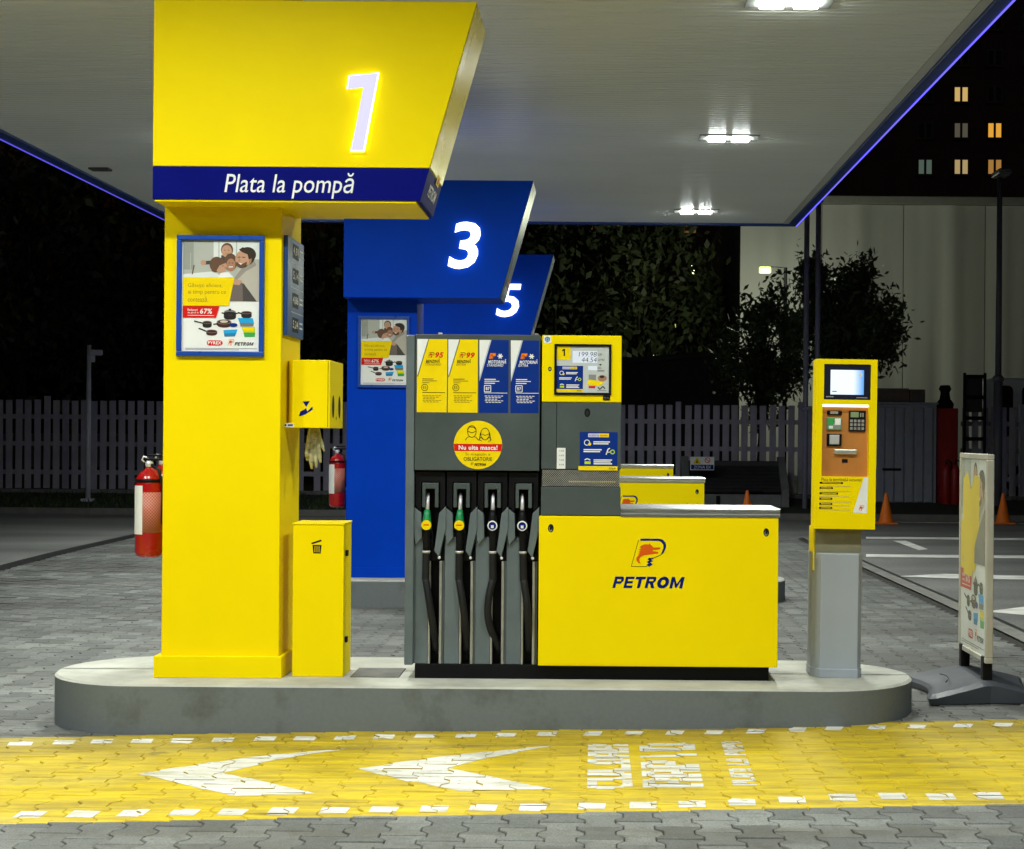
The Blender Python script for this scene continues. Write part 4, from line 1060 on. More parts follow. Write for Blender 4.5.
    mb = MB(); x0, x1, za, zb_ = wx(108), wx(431), wz(368), wz(80); e = .014
    for bx in ((x0, x1, zb_ - e, zb_), (x0, x1, za, za + e), (x0, x0 + e, za + e, zb_ - e), (x1 - e, x1, za + e, zb_ - e)): mb.box(bx[0], bx[1], d - .014, d - .003, bx[2], bx[3], .002)
    mb.build('display_bezel', BLACK, hd)
    p = Print(*Rd)
    PANE = flat('display_panel', (0.50, 0.54, 0.54), .15); p.rect(118, 90, 420, 360, PANE, 1)
    p.rect(122, 92, 200, 170, YELP, 2); p.poly([(160, 108), (168, 108), (168, 148), (160, 148), (160, 118), (152, 123), (152, 115)], BLKP, 3)
    LCD = glow('lcd_lit', (0.85, 0.93, 1.0), 0.75); p.rect(211, 118, 351, 186, LCD, 2); p.rect(299, 203, 351, 227, LCD, 2)
    p.text('199.98', 246, 124, 348, 150, BLKP, 3, .12, -.008); p.text('44.54', 262, 155, 348, 182, BLKP, 3, .12, -.008)
    p.text('LEI', 355, 132, 376, 143, BLKP, 3); p.text('LITRI', 355, 163, 391, 174, BLKP, 3); p.poly([(360, 192), (378, 192), (369, 202)], BLKP, 3); p.text('LEI/L', 352, 210, 376, 219, BLKP, 3); p.rect(352, 226, 392, 234, GREYP, 3)
    def guide(p, x0, y0, x1, y1):
        p.rect(x0, y0, x1, y1, BLUP, 2); w, h = x1 - x0, y1 - y0
        f = lambda u, v: (x0 + u * w, y0 + v * h)
        q = f(.22, .04); r = f(.52, .15); p.rect(*q, *r, flat('print_lilac', (0.55, 0.55, .75)), 3); q = f(.52, .04); r = f(.77, .15); p.rect(*q, *r, YELP, 3)
        p.text('PLATA LA POMPĂ', *f(.25, .065), *f(.74, .125), BLUP, 4)
        def lines(u0, u1, v0, n):
            for i in range(n):
                q = f(u0, v0 + i * .055); r = f(u1 - .04 * (i % 2), v0 + .035 + i * .055); p.rect(*q, *r, WHP, 3)
        lines(.36, .80, .27, 2); lines(.10, .58, .50, 2); lines(.37, .86, .80, 3)
        c = f(.19, .31); p.ring(c[0], c[1], w * .07, w * .02, WHP, 3); p.ell(c[0] + w * .07, c[1] + w * .04, w * .04, w * .04, YELP, 4)
        p.line([f(.70, .66), f(.75, .50), f(.80, .47)], w * .03, WHP, 3); p.line([f(.70, .60), f(.80, .58)], w * .02, WHP, 3); c = f(.87, .58); p.ring(c[0], c[1], w * .05, w * .025, LIMEP, 3)
        c = f(.2, .88); p.rect(c[0] - w * .07, c[1] - h * .02, c[0] + w * .09, c[1] + h * .06, LIMEP, 3); p.line([f(.13, .82), f(.20, .78), f(.28, .82)], w * .03, WHP, 3)
    guide(p, 121, 203, 271, 335); p.rect(121, 335, 271, 352, YELP, 2); p.text('PETROM', 238, 339, 262, 348, BLKP, 3)
    p.rect(303, 252, 345, 292, GREYP, 2); p.poly([(305, 280), (360, 286), (395, 300), (360, 316), (290, 308)], YELP, 3); p.rect(303, 316, 341, 329, REDP, 3); p.ell(380, 272, 26, 18, SKIN2, 3); p.ell(378, 264, 14, 8, HAIR, 4); p.line([(356, 322), (366, 336), (384, 318), (396, 332)], 6, POTP, 3); p.rect(352, 340, 404, 344, GREYP, 3)
    p.build('display_panel', hd, front(d - .0045, 580, 400), .0005)
    p = Print(*Rd)
    p.rect(48, 36, 88, 74, WHP, 1)
    for q in range(6): an = R(60 * q + 30); p.line([(68, 54), (68 + 15 * math.cos(an), 54 + 15 * math.sin(an))], 4, LBLUE, 2)
    p.ring(68, 54, 12, 3, BLUP, 2); p.rect(385, 370, 424, 396, BLKP, 6); p.text('01:15', 391, 379, 418, 388, GREYP, 7)
    p.ell(83, 222, 10, 13, BLKP, 1); p.ell(83, 222, 5, 7, STRIP, 2); p.build('head_marks', hd, fd)
    p = Print(*Rd); guide(p, 256, 577, 469, 770); p.rect(248, 770, 470, 794, YELP, 2); p.text('PETROM', 422, 778, 458, 789, BLKP, 3)
    p.rect(126, 668, 175, 786, WHP, 2)
    for r_ in range(4): p.text('%d ' % (5 + r_) + 'A1B', 140, 680 + r_ * 26, 166, 689 + r_ * 26, BLKP, 3)
    p.ell(297, 468, 17, 25, BLKP, 1); p.ell(296, 470, 8, 15, RUBBER, 2)
    p.build('stickers', tp, front(d, 580, 400))
    # counter
    xe = kx(778, 590); zc = kz(517, 690)
    mb = MB(); mb.box(kx(538.5, 590), xe, d - .006, yb, zb + .004, min(zc, z4), .005); ct = mb.build('counter_panel', YEL, t)
    mb = MB(); zl = kz(508.3, 690); xs0 = xb + .002
    mb.prism([(d - .012, zc + .001), (d - .012, zc + .014), (d - .004, zc + .02), (d - .004, zc + .034), (d - .010, zc + .038), (d - .010, zl - .006), (d, zl), (yb, zl), (yb, zc + .001)], xs0, xe + .008, 'x'); mb.build('counter_ledge', STEEL, t)
    p = Print((590, 520, 710, 610), (1024, 768)); petrom_mark(p, 350, 158, 300, 244, 0)
    wordmark(p, 192, 484, 810, 582, NAVYP, 1); p.build('logo', ct, front(d - .006, 650, 570))
    p = Print()
    for px, py in ((550.5, 529), (766, 531.5)): p.ell(px, py, 2.9, 4.2, BLKP, 1); p.ell(px - .2, py + .8, 1.6, 2.6, STRIP, 2); p.ell(px, py, 1.2, 2.0, BLKP, 3)
    p.build('lock', ct, front(d - .006, 650, 570))
    # top bits
    mb = MB()
    for px in (438, 535): mb.box(kx(px) - .012, kx(px) + .012, d + .05, d + .08, zt - .002, zt + .012, .003)
    mb.build('lifting_lug', STEEL, t)
    return t
disp = dispenser()
copy_thing(disp, (0.0, S_ISL, 0), 'fuel dispenser on the second island, only its yellow counter showing behind the front pump')
copy_thing(disp, (0.0, 2 * S_ISL, 0), 'farthest fuel dispenser, its yellow counter top a thin slice at the back')

# ================================================================== PAYMENT KIOSK
def kiosk():
    d = 9.93; cx = X(840, d, 600)
    t = thing('payment_kiosk', (cx, d + .15, IT), 'yellow card payment kiosk with lit screen on a grey post', 'kiosk')
    kx = lambda px, py=500: X(px, d, py); kz = lambda py: at(842, py, d).z
    xl, xr = X(811.5, d, 440), X(875, d, 440); zt, zb = kz(359.5), kz(528.5)
    pl, pr = kx(813.5, 600), kx(863.5, 600)
    mb = MB(); mb.prism([(pl, d + .12), (pl + .045, d + .03), (pr - .03, d + .03), (pr, d + .09), (pr, d + .30), (pl, d + .30)], IT, kz(554), 'z', .004); mb.build('post', KIOSKGREY, t)
    mb = MB(); mb.prism([(pl - .004, d + .116), (pl + .043, d + .026), (pr - .028, d + .026), (pr + .004, d + .086), (pr + .004, d + .30), (pl - .004, d + .30)], IT, IT + .055, 'z', .003); mb.build('post_foot', KIOSKGREY, t)
    mb = MB(); mb.box(pl + .012, pr - .01, d + .08, d + .29, kz(555), zb + .01, .003); mb.build('neck', mat('kiosk_neck', (0.20, 0.19, 0.12), 0.5, var=.2), t)
    mb = MB(); mb.box(pl + .001, pl + .012, d + .10, d + .29, kz(572), zb, .003); mb.build('neck_side', YEL, t)
    # head: a shell of side walls, face frame, recessed control panel
    Rk = ((800, 350, 890, 540), (402, 849)); fk = front(d, 842, 440)
    wx = lambda v: fk(800 + v * 90 / 402, 0, 0)[0]; wz = lambda v: fk(0, 350 + v * 190 / 849, 0)[2]
    lx, rx = wx(60), wx(333); top, bot = wz(41), wz(800)
    mb = MB(); mb.box(lx + .006, rx, d + .075, d + .20, bot, top, .006); head = mb.build('head', YEL, t)
    mb = MB()
    sx0, sx1, sz0, sz1 = wx(95), wx(304), wz(222), wz(63); cx0, cx1, cz0, cz1 = wx(86), wx(300), wz(800), wz(243)
    fx0, fx1 = wx(90), wx(300); fz0, fz1 = wz(566), wz(243)
    for b in ((lx, rx, sz1, top), (lx, sx0, sz0, sz1), (sx1, rx, sz0, sz1), (lx, rx, fz1, sz0), (lx, fx0, fz0, fz1), (fx1, rx, fz0, fz1), (lx, rx, bot, fz0)):
        mb.box(b[0], b[1], d, d + .076, b[2], b[3])
    mb.build('face_frame', YEL, t)
    mb = MB(); mb.box(sx0, sx1, d + .006, d + .07, sz0, sz1, .003); scr = mb.build('screen_surround', mat('screen_black', (0.012, 0.013, 0.03), .25), t)
    p = Print(*Rk)
    m, nt, b = principled('lit_screen'); N, L = nt.nodes, nt.links
    tc = N.new('ShaderNodeTexCoord'); sp = N.new('ShaderNodeSeparateXYZ'); L.new(tc.outputs['Generated'], sp.inputs[0])
    r = N.new('ShaderNodeValToRGB'); e = r.color_ramp.elements; e[0].position = .68; e[0].color = (.80, .90, 1, 1); e[1].position = 1; e[1].color = (0.02, .30, .85, 1)
    L.new(sp.outputs[0], r.inputs[0]); L.new(r.outputs[0], b.inputs['Emission Color']); b.inputs['Emission Strength'].default_value = 1.15; b.inputs['Base Color'].default_value = (.05, .05, .06, 1)
    p.rect(124, 89, 273, 199, m, 1); p.build('screen', scr, front(d + .006, 842, 440))
    p = Print(*Rk); p.rect(105, 207, 138, 212, GREYP, 1); p.rect(240, 210, 290, 214, GREYP, 1); p.rect(132, 183, 152, 188, GREYP, 2); p.ell(258, 110, 7, 9, WHP, 2)
    p.build('screen_marks', scr, front(d + .006, 842, 440))
    copper = mat('copper_plate', (0.62, 0.25, 0.06), 0.33, 0.35, var=.15, scale=5, stretch=(1, 1, .3))
    mb = MB(); mb.box(fx0, fx1, d + .052, d + .076, fz0, fz1); pan = mb.build('control_plate', copper, t)
    mb = MB(); mb.box(fx0 + .004, fx1 - .004, d + .02, d + .05, fz1 - .014, fz1 - .0005); mb.build('task_light', glow('task_light', (1, .95, .7), 2.5), t)
    fp = front(d + .052, 842, 440)
    def blk(name, x0, y0, x1, y1, m, th=.012, bev=.003):
        a_, b_ = fp(800 + x0 * 90 / 402, 350 + y1 * 190 / 849, 0), fp(800 + x1 * 90 / 402, 350 + y0 * 190 / 849, 0)
        mb = MB(); mb.box(a_[0], b_[0], d + .052 - th, d + .052, a_[2], b_[2], bev); return mb.build(name, m, pan)
    blk('small_display', 110, 271, 176, 290, BLACK)
    blk('card_reader', 108, 303, 176, 358, mat('reader_green', (0.10, .30, .16), .4)); 
    p = Print(*Rk); p.rect(118, 306, 146, 333, GRNP, 1); p.poly([(146, 306), (172, 306), (172, 335), (140, 335)], WHP, 1); p.rect(142, 338, 172, 352, GREYP, 1); p.rect(120, 340, 138, 352, WHP, 1); p.rect(124, 274, 160, 286, GREYP, 1); p.build('reader_marks', pan, front(d + .0398, 842, 440))
    blk('receipt_slot', 110, 375, 177, 430, BLACK); blk('receipt_flap', 122, 380, 166, 422, mat('flap_grey', (.45, .46, .46), .4), .016)
    blk('keypad', 207, 270, 283, 363, BLACK)
    p = Print(*Rk); p.rect(216, 276, 252, 300, mat('lcd_green', (.20, .28, .16), .3), 1); 
    for r_ in range(3):
        for c_ in range(4): p.rect(214 + c_ * 17, 310 + r_ * 17, 226 + c_ * 17, 322 + r_ * 17, STRIP, 1)
    for r_ in range(2): p.rect(258 + r_ * 10, 280, 264 + r_ * 10, 298, STRIP, 1)
    p.build('keys', pan, front(d + .0398, 842, 440))
    blk('note_tray', 143, 443, 246, 466, mat('tray_metal', (.55, .55, .5), .35, .6), .022, .006); blk('tray_slot', 180, 487, 206, 503, BLACK, .004, .001)
    # instructions
    p = Print(*Rk)
    p.text('Plata la terminalul automat', 90, 572, 270, 586, BLKP, 1)
    for i, (y, w) in enumerate(((590, 105), (613, 60), (637, 84), (661, 58), (684, 58), (702, 58))):
        p.rect(82, y, 82 + w, y + 9, BLKP, 1); p.rect(84 + w * .1, y + 3, 78 + w * .95, y + 6, YELP, 2); p.line([(82, y + 19 - (i > 3) * 6), (218, y + 19 - (i > 3) * 6)], 1.5, GREYP, 1)
    p.poly([(280, 567), (299, 567), (296, 728), (233, 726)], WHP, 1); petrom_mark(p, 256, 692, 27, 26, 1, ORANGE, FIREP, ORANGE)
    p.build('instructions', t, front(d, 842, 440))
    t.rotation_euler = (0, R(0.45), 0)
    return t
kiosk()

# ================================================================== POSTER STAND
def stand():
    d0, d1, x = 10.28, 11.06, 2.455
    gz = zg(2.4, 10.6)
    t = thing('poster_stand', (x, (d0 + d1) / 2, gz), 'grey pavement poster stand seen edge-on at the right', 'poster stand')
    zt, zb = at(976, 453.5, (d0 + d1) / 2).z, at(994, 664, d0).z
    ALU = mat('stand_aluminium', (0.62, 0.60, 0.52), .4, .5, var=.1)
    w = .048
    for nm, b in (('rail', (x - w / 2, x + w / 2, d0, d1, zt - .035, zt)), ('rail', (x - w / 2, x + w / 2, d0, d1, zb, zb + .035)), ('rail', (x - w / 2, x + w / 2, d0, d0 + .035, zb + .0351, zt - .0351)), ('rail', (x - w / 2, x + w / 2, d1 - .035, d1, zb + .0351, zt - .0351))):
        mb = MB(); mb.box(*b, .006); mb.build(nm, ALU, t)
    mb = MB(); mb.box(x - .014, x + .014, d0 + .03, d1 - .03, zb + .03, zt - .03); mb.build('backing', mat('stand_backing', (.55, .57, .5), .5), t)
    p = Print(); q = Print(*POSTREG); draw_poster(q)
    q.poly([(100, 150), (190, 120), (250, 190), (330, 130), (430, 140), (420, 330), (300, 430), (300, 520), (120, 520), (90, 330)], YELP, 13); q.poly([(420, 330), (540, 250), (540, 465), (330, 465), (340, 400)], POTL, 13)
    H, W = zt - zb - .07, d1 - d0 - .07
    def fn(px, py, off):
        u = (px - 175 - 52 * .1531) / (508 * .1531); v = (py - 230 - 72 * .1531) / (725 * .1531)
        return (x - .014 - off, d1 - .035 - u * W, zt - .035 - v * H)
    q.build('print', t, fn, .0003)
    mb = MB(); mb.box(x - .021, x - .0205, d0 + .03, d1 - .03, zb + .03, zt - .03)
    m, nt, b = principled('hazy_cover_sheet'); b.inputs['Base Color'].default_value = (.55, .58, .45, 1); b.inputs['Roughness'].default_value = .3; b.inputs['Alpha'].default_value = .16
    mb.build('cover_sheet', m, t)
    BASE = mat('stand_base_plastic', (0.058, 0.064, 0.078), .4, var=.12, bump=.05, bscale=200)
    zt2 = gz + .115
    for yy in (d0 + .06, d1 - .1):
        mb = MB(); mb.box(x - .03, x + .03, yy - .02, yy + .045, zt2 - .02, zb + .04, .006); mb.build('foot_clamp', BLACK, t)
    # moulded base: flat facets rising to a ridge under the board, waisted sides
    nx, ny = 32, 20; V, F = [], []
    cy_ = (d0 + d1) / 2 - .04; hw, hd = .40, (d1 - d0) / 2 + .07
    for j in range(ny + 1):
        for i in range(nx + 1):
            u, v = i / nx * 2 - 1, j / ny * 2 - 1
            xx = x + u * hw * (1 - .20 * (1 - v * v) ** 2); yy = cy_ + v * hd * (1 - .10 * (1 - abs(u)) ** 1.5)
            h = .060 + .075 * max(0, 1 - max(0, abs(u) - .10) / .80)
            edge = max(abs(u), abs(v))
            if edge > .93: h -= .022 * (edge - .93) / .07
            V.append((xx, yy, gz + h))
    n = nx + 1; F = [(j * n + i, j * n + i + 1, (j + 1) * n + i + 1, (j + 1) * n + i) for j in range(ny) for i in range(nx)]
    rim = [j * n for j in range(ny, -1, -1)] + list(range(1, nx + 1)) + [j * n + nx for j in range(1, ny + 1)] + [ny * n + i for i in range(nx - 1, 0, -1)]
    k = len(V)
    for r_ in rim: v = V[r_]; V.append((x + (v[0] - x) * .955, cy_ + (v[1] - cy_) * .955, zg(v[0], v[1]) + .004))
    F += [(rim[i], k + i, k + (i + 1) % len(rim), rim[(i + 1) % len(rim)]) for i in range(len(rim))]
    mesh_obj('base', V, F, BASE, t, False)
    mb = MB(); mb.tube([(x - .24, d0 + .14, gz + .106), (x - .20, d0 + .24, gz + .114), (x - .19, d0 + .36, gz + .116), (x - .21, d0 + .46, gz + .112)], .003, 6); mb.build('mould_line', BLACK, t)
stand()

# ================================================================== CONES
CONE = mat('cone_orange', (0.92, 0.2, 0.012), .5, var=.15)
def cone(px, py, label, h=.60):
    g = ground_at(px, py)
    t = thing('traffic_cone', g, label, 'cone', 'orange traffic cones')
    mb = MB(); mb.lathe((g.x, g.y, g.z + .03), [(.155, 0), (.14, .015), (.03, h - .05), (.022, h - .03)], 18); mb.build('cone_body', CONE, t)
    mb = MB(); mb.box(g.x - .20, g.x + .20, g.y - .20, g.y + .20, g.z, g.z + .032, .012); mb.build('cone_base', CONE, t)
cone(886, 524, 'orange traffic cone right of the payment kiosk')
cone(1003, 524, 'orange traffic cone right of the poster stand, before the fence')
cone(747, 521, 'orange traffic cone in front of the dark concrete enclosure')

# ================================================================== FENCE
FD = 36.0
FENCE = mat('fence_paint', (0.44, 0.42, 0.52), .6, var=.2, scale=2)
def fence(x0, x1, label, zoff=0):
    zb, zt = .40, 2.33
    t = thing('picket_fence', ((x0 + x1) / 2, FD, .33), label, 'fence', 'grey slatted boundary fence')
    mb = MB(); mb.box(x0, x1, FD - .06, FD + .18, .15, .39, .01); mb.build('base_wall', mat('base_wall', (.22, .22, .22), .8, var=.3), t)
    for z in (zb + .36, zb + .98, zt - .36):
        mb = MB(); mb.box(x0, x1, FD + .04, FD + .08, z - .05, z + .05); mb.build('rail', FENCE, t)
    mb = MB(); mb.box(-.072, .072, -.012, .012, 0, zt - zb, .006)
    sl = mb.build('slat', FENCE, t); me = sl.data; bpy.data.objects.remove(sl)
    mb = MB(); mb.box(-.06, .06, -.05, .05, 0, zt - zb + .08, .01)
    po = mb.build('post', FENCE, t); pme = po.data; bpy.data.objects.remove(po)
    for me_ in (me, pme):
        for v in me_.vertices: v.co += t.location
    n = int((x1 - x0) / .205); rg = random.Random(4)
    for i in range(n):
        x = x0 + .1 + i * .205
        isp = i % 13 == 6
        o = bpy.data.objects.new('post' if isp else 'slat', pme if isp else me); COL.objects.link(o); o.parent = t
        o.location = (x - t.location.x, FD + .01 - t.location.y, zb - t.location.z + rg.uniform(-.012, .012)); o.rotation_euler = (0, rg.uniform(-.006, .006), 0)
fence(-16, -6.2, 'pale grey slatted fence at far left behind the camera pole')
fence(-6.2, 0.45, 'grey slatted fence seen between the yellow and blue columns')
fence(0.45, 5.3, 'grey slatted fence behind the dark concrete enclosure')
fence(7.95, 12.5, 'dark slatted fence at far right in front of the white van')

# ---- CCTV pole
def cctv():
    g = Vector((X(88.5, 34.5, 420), 34.5, .2)); zt = at(88.5, 345, 34.5).z
    t = thing('camera_pole', g, 'slim white pole with security camera in front of the left fence', 'camera pole')
    m = mat('pole_white', (.62, .64, .72), .45)
    mb = MB(); mb.tube([(g.x, g.y, g.z - .05), (g.x, g.y, zt)], [.055, .045], 12); mb.build('pole', m, t)
    mb = MB(); mb.box(g.x - .12, g.x + .12, g.y - .12, g.y + .12, g.z - .02, g.z + .05, .01); mb.build('base_plate', m, t)
    mb = MB(); mb.box(g.x + .04, g.x + .30, g.y - .10, g.y - .02, zt - .22, zt - .10, .02, rot=None); mb.box(g.x + .02, g.x + .12, g.y - .05, g.y + .04, zt - .36, zt - .2, .01); mb.build('security_camera', m, t)
cctv()
# ---- vent pipes
PIPE = mat('vent_pipe', (.30, .30, .42), .5, var=.15)
for px, nm in ((806, 'left'), (817.5, 'right')):
    x = X(px, 34.2, 350); t = thing('vent_pipe', (x, 34.2, .18), 'tall slim grey vent pipe behind the kiosk, the %s one of two' % nm, 'pipe', 'tank vent pipes')
    mb = MB(); mb.tube([(x, 34.2, .12), (x, 34.2, 6.5)], .055, 12); mb.build('pipe', PIPE, t)
    mb = MB(); mb.lathe((x, 34.2, 6.5), [(.06, 0), (.10, .03), (.10, .12), (.03, .2)], 12); mb.build('vent_cap', PIPE, t)
    mb = MB(); mb.box(x - .08, x + .08, 34.1, 34.3, 2.2, 2.28, .01); mb.build('clamp', PIPE, t)
# ---- lamp post
def lamp_post():
    x = X(998.5, 35, 350); zt = at(998, 178, 35).z
    t = thing('lamp_post', (x, 35, .25), 'tall dark lamp post with unlit head before the right-hand fence', 'lamp post')
    m = mat('post_grey', (.16, .16, .20), .5)
    mb = MB(); mb.tube([(x, 35, .15), (x, 35, 2.9)], .095, 12); mb.tube([(x, 35, 2.9), (x, 35, zt)], [.07, .055], 12); mb.build('pole', m, t)
    mb = MB(); mb.lathe((x, 35, 2.86), [(.10, 0), (.12, .03), (.12, .09), (.075, .14)], 12); mb.build('collar', m, t)
    mb = MB(); mb.box(x - .16, x + .12, 34.4, 35.1, zt, zt + .12, .03); mb.build('lamp_head', m, t)
lamp_post()
# ---- dark enclosure for the tank fill points
def enclosure():
    y = 34.6; x0, x1 = X(682, y, 480), X(788, y, 480)
    t = thing('tank_enclosure', ((x0 + x1) / 2, y, .15), 'dark low concrete tank enclosure with warning sign before the fence', 'enclosure')
    CON = mat('enclosure_concrete', (.17, .175, .18), .8, var=.3, scale=3); DK = mat('enclosure_dark', (.028, .028, .032), .6, var=.3, scale=4)
    zt = at(740, 457, y).z; prof = [(y - .25, .1), (y - .25, .55), (y + .55, zt), (y + .75, zt), (y + .75, .1)]
    for xa in (x0, x1 - .16):
        mb = MB(); mb.prism(prof, xa, xa + .16, 'x', .01); mb.build('side_wall', CON, t)
    mb = MB(); mb.box(x0 + .161, x1 - .161, y - .25, y - .05, .1, .45, .01); mb.build('front_wall', CON, t)
    n = 9
    for i in range(n):
        f0, f1 = i / n, (i + .86) / n
        ya, yb_, za, zb_ = y - .2 + .72 * f0, y - .2 + .72 * f1, .5 + (zt - .58) * f0, .5 + (zt - .58) * f1
        mb = MB(); mb.prism([(ya, za), (yb_, zb_), (yb_ + .03, zb_ - .03), (ya + .03, za - .03)], x0 + .162, x1 - .162, 'x'); mb.build('slat', DK, t)
    mb = MB(); mb.box(x0 + .162, x1 - .162, y + .4, y + .7, .1, zt - .1); mb.build('back_panel', DK, t)
    mb = MB(); mb.box(x0 + .7, x0 + .78, y - .3, y - .22, .22, .42, .01); mb.box(x1 - .9, x1 - .55, y - .31, y - .25, .5, .53, .005); mb.build('handle', BLACK, t)
    s = thing('warning_sign', (x0 + .65, y - .1, .9), 'small white warning sign with yellow triangle on the dark enclosure', 'sign')
    p = Print((590, 360, 820, 540), (1024, 801)); p.rect(446, 431, 553, 490, WHP, 1); p.poly([(458, 462), (494, 462), (476, 433)], YELP, 2); p.poly([(472, 458), (480, 458), (476, 442)], BLKP, 3); p.ring(523, 446, 11, 3, REDP, 2); p.line([(516, 440), (530, 452)], 3, REDP, 2); p.rect(450, 466, 550, 487, BLUP, 2); p.text('ZONA EX', 462, 470, 538, 483, WHP, 3)
    fn = front(y - .27, 702, 463); p.build('sign_face', s, fn, .003)
    a_, b_ = fn(690.2, 470.1, 0), fn(714.2, 456.8, 0)
    mb = MB(); mb.box(a_[0], b_[0], y - .27, y - .25, a_[2], b_[2]); mb.box(a_[0] + .2, a_[0] + .24, y - .249, y + .25, a_[2] + .05, a_[2] + .1); mb.build('sign_plate', STRIP, s)
enclosure()
# ---- shed, cabinet, cylinders, boxes
SHED = mat('shed_steel', (.33, .355, .43), .5, var=.12)
def shed():
    y = 35.3; x0, x1 = X(866, y, 450), X(934, y, 450); zb, zt = .22, at(900, 404.5, y).z
    t = thing('storage_shed', ((x0 + x1) / 2, y, zb), 'grey corrugated steel storage shed behind the kiosk', 'shed')
    mb = MB(); mb.box(x0, x1 + .06, y + .05, y + 1.4, zb, zt, .01); mb.build('body', SHED, t)
    n = 7; w = (x1 - x0) / n
    for i in range(n):
        mb = MB(); mb.box(x0 + i * w + .008, x0 + (i + 1) * w - .025, y, y + .052, zb + .06, zt - .06, .012); mb.build('door_panel', SHED, t)
    mb = MB(); mb.box(x0 - .03, x1 + .09, y - .03, y + 1.43, zt, zt + .05, .01); mb.build('roof', SHED, t)
    mb = MB(); mb.box(x0 + .35, x0 + .75, y - .03, y, .95, 1.0, .008); mb.build('latch', BLACK, t)
    CARD = mat('cardboard_dark', (.16, .12, .10), .8, var=.3)
    for i, (a_, b_, h, lb) in enumerate(((x0 + .15, x0 + .95, .30, 'long low brown box on the shed roof, left of the smaller one'), (x0 + .97, x0 + 1.3, .28, 'small dark brown box at the right end of the shed roof'))):
        o = MB().box(a_, b_, y + .2, y + .7, zt + .052, zt + .052 + h, .015)
        o.box(a_ + .02, b_ - .02, y + .2 - .003, y + .703, zt + .052 + h * .5, zt + .052 + h * .54)
        tag(o.build('storage_box', CARD), lb, 'box', 'boxes on the shed roof')
    x0, x1 = X(937, y, 450), X(960, y, 450)
    t = thing('fire_cabinet', ((x0 + x1) / 2, y + .3, .2), 'dark red fire equipment cabinet between shed and right fence', 'cabinet')
    RC = mat('cabinet_red', (.36, .012, .012), .45, var=.15)
    mb = MB(); mb.box(x0, x1, y + .2, y + .8, .2, at(948, 408, y).z, .015); mb.build('body', RC, t)
    mb = MB(); mb.box(x0 + .03, x1 - .03, y + .17, y + .2, .6, at(948, 411, y).z, .01); mb.build('door', RC, t)
    for i, (px, lb) in enumerate(((945, 'dark red gas cylinder extinguisher in front of the red cabinet, left one'), (954, 'dark red gas cylinder extinguisher in front of the red cabinet, right one'))):
        cx = X(px, y, 480)
        e = thing('cylinder_extinguisher', (cx, y - .1, .2), lb, 'extinguisher', 'cylinders by the red cabinet')
        mb = MB(); mb.lathe((cx, y - .1, .2), [(.09, 0), (.11, .03), (.11, .75), (.08, .85), (.03, .9)], 14); mb.build('cylinder', RC, e)
        mb = MB(); mb.tube([(cx, y - .1, 1.1), (cx + .02, y - .1, 1.2), (cx + .1, y - .14, 1.15), (cx + .12, y - .14, .8)], .02, 6); mb.build('hose', RUBBER, e)
    # things standing on and behind
    cx = X(945, y + .5, 395); zt2 = at(948, 408, y).z
    mb = MB(); mb.lathe((cx, y + .5, zt2), [(.18, 0), (.2, .1), (.12, .2), (.1, .35), (.14, .42), (.1, .5)], 10); 
    tag(mb.build('covered_pump', BLACK), 'dark bundled object standing on top of the red cabinet', 'equipment')
    xa, xb = X(962, 35.8, 390), X(985, 35.8, 390); za, zt3 = .3, at(970, 373, 35.8).z
    t = thing('steel_rack', ((xa + xb) / 2, 35.7, .3), 'black steel rack frame standing left of the white van', 'rack')
    for xx in (xa, xb - .06):
        mb = MB(); mb.box(xx, xx + .06, 35.66, 35.72, za, zt3, .01); mb.build('upright', BLACK, t)
    for k in range(5):
        mb = MB(); mb.box(xa + .061, xb - .061, 35.66, 35.72, zt3 - .12 - k * .45, zt3 - .04 - k * .45, .01); mb.build('rung', BLACK, t)
    mb = MB(); mb.box(xa + .07, xb - .07, 35.73, 35.76, zt3 - .85, zt3 - .06, .01); mb.build('panel', mat('rack_panel', (.03, .03, .035), .6), t)
shed()
# ---- van behind the fence
def van():
    y = 37.6; x0 = X(984, y, 390); zt = at(1000, 378, y).z; zg0 = .33
    t = thing('delivery_van', (x0 + 2.6, y + 1, zg0), 'white delivery van parked behind the right-hand fence', 'van')
    WV = mat('van_white', (.86, .88, .92), .35, var=.05)
    mb = MB(); mb.prism([(x0, .75), (x0, zt - .12), (x0 + .06, zt - .03), (x0 + .2, zt), (x0 + 3.9, zt), (x0 + 4.7, zt - .9), (x0 + 5.4, zt - 1.15), (x0 + 5.5, .75)], y, y + 1.95, 'y', .05); mb.build('body', WV, t)
    GL = mat('van_glass', (.01, .011, .013), .08)
    for a_, b_ in ((X(993.5, y, 395), X(1013, y, 395)), (X(1022, y, 395), X(1060, y, 395))):
        za, zb_ = 1.7, at(1000, 385.5, y).z; r = .12
        P = stadium(a_, b_, za, zb_, r, r, 4); mb = MB(); mb.prism(P, y - .012, y + .02, 'y', .004); mb.build('window', GL, t)
    for xx in (x0 + .9, x0 + 4.4):
        mb = MB(); mb.tube([(xx, y - .02, .70), (xx, y + .22, .70)], .36, 20); w = mb.build('wheel', RUBBER, t)
        mb = MB(); mb.tube([(xx, y - .035, .70), (xx, y - .015, .70)], .2, 16); mb.build('rim', STEEL, w)
    mb = MB(); mb.box(x0 - .02, x0 + 5.4, y + .05, y + 1.9, .55, .75, .03); mb.build('sill', BLACK, t)
van()

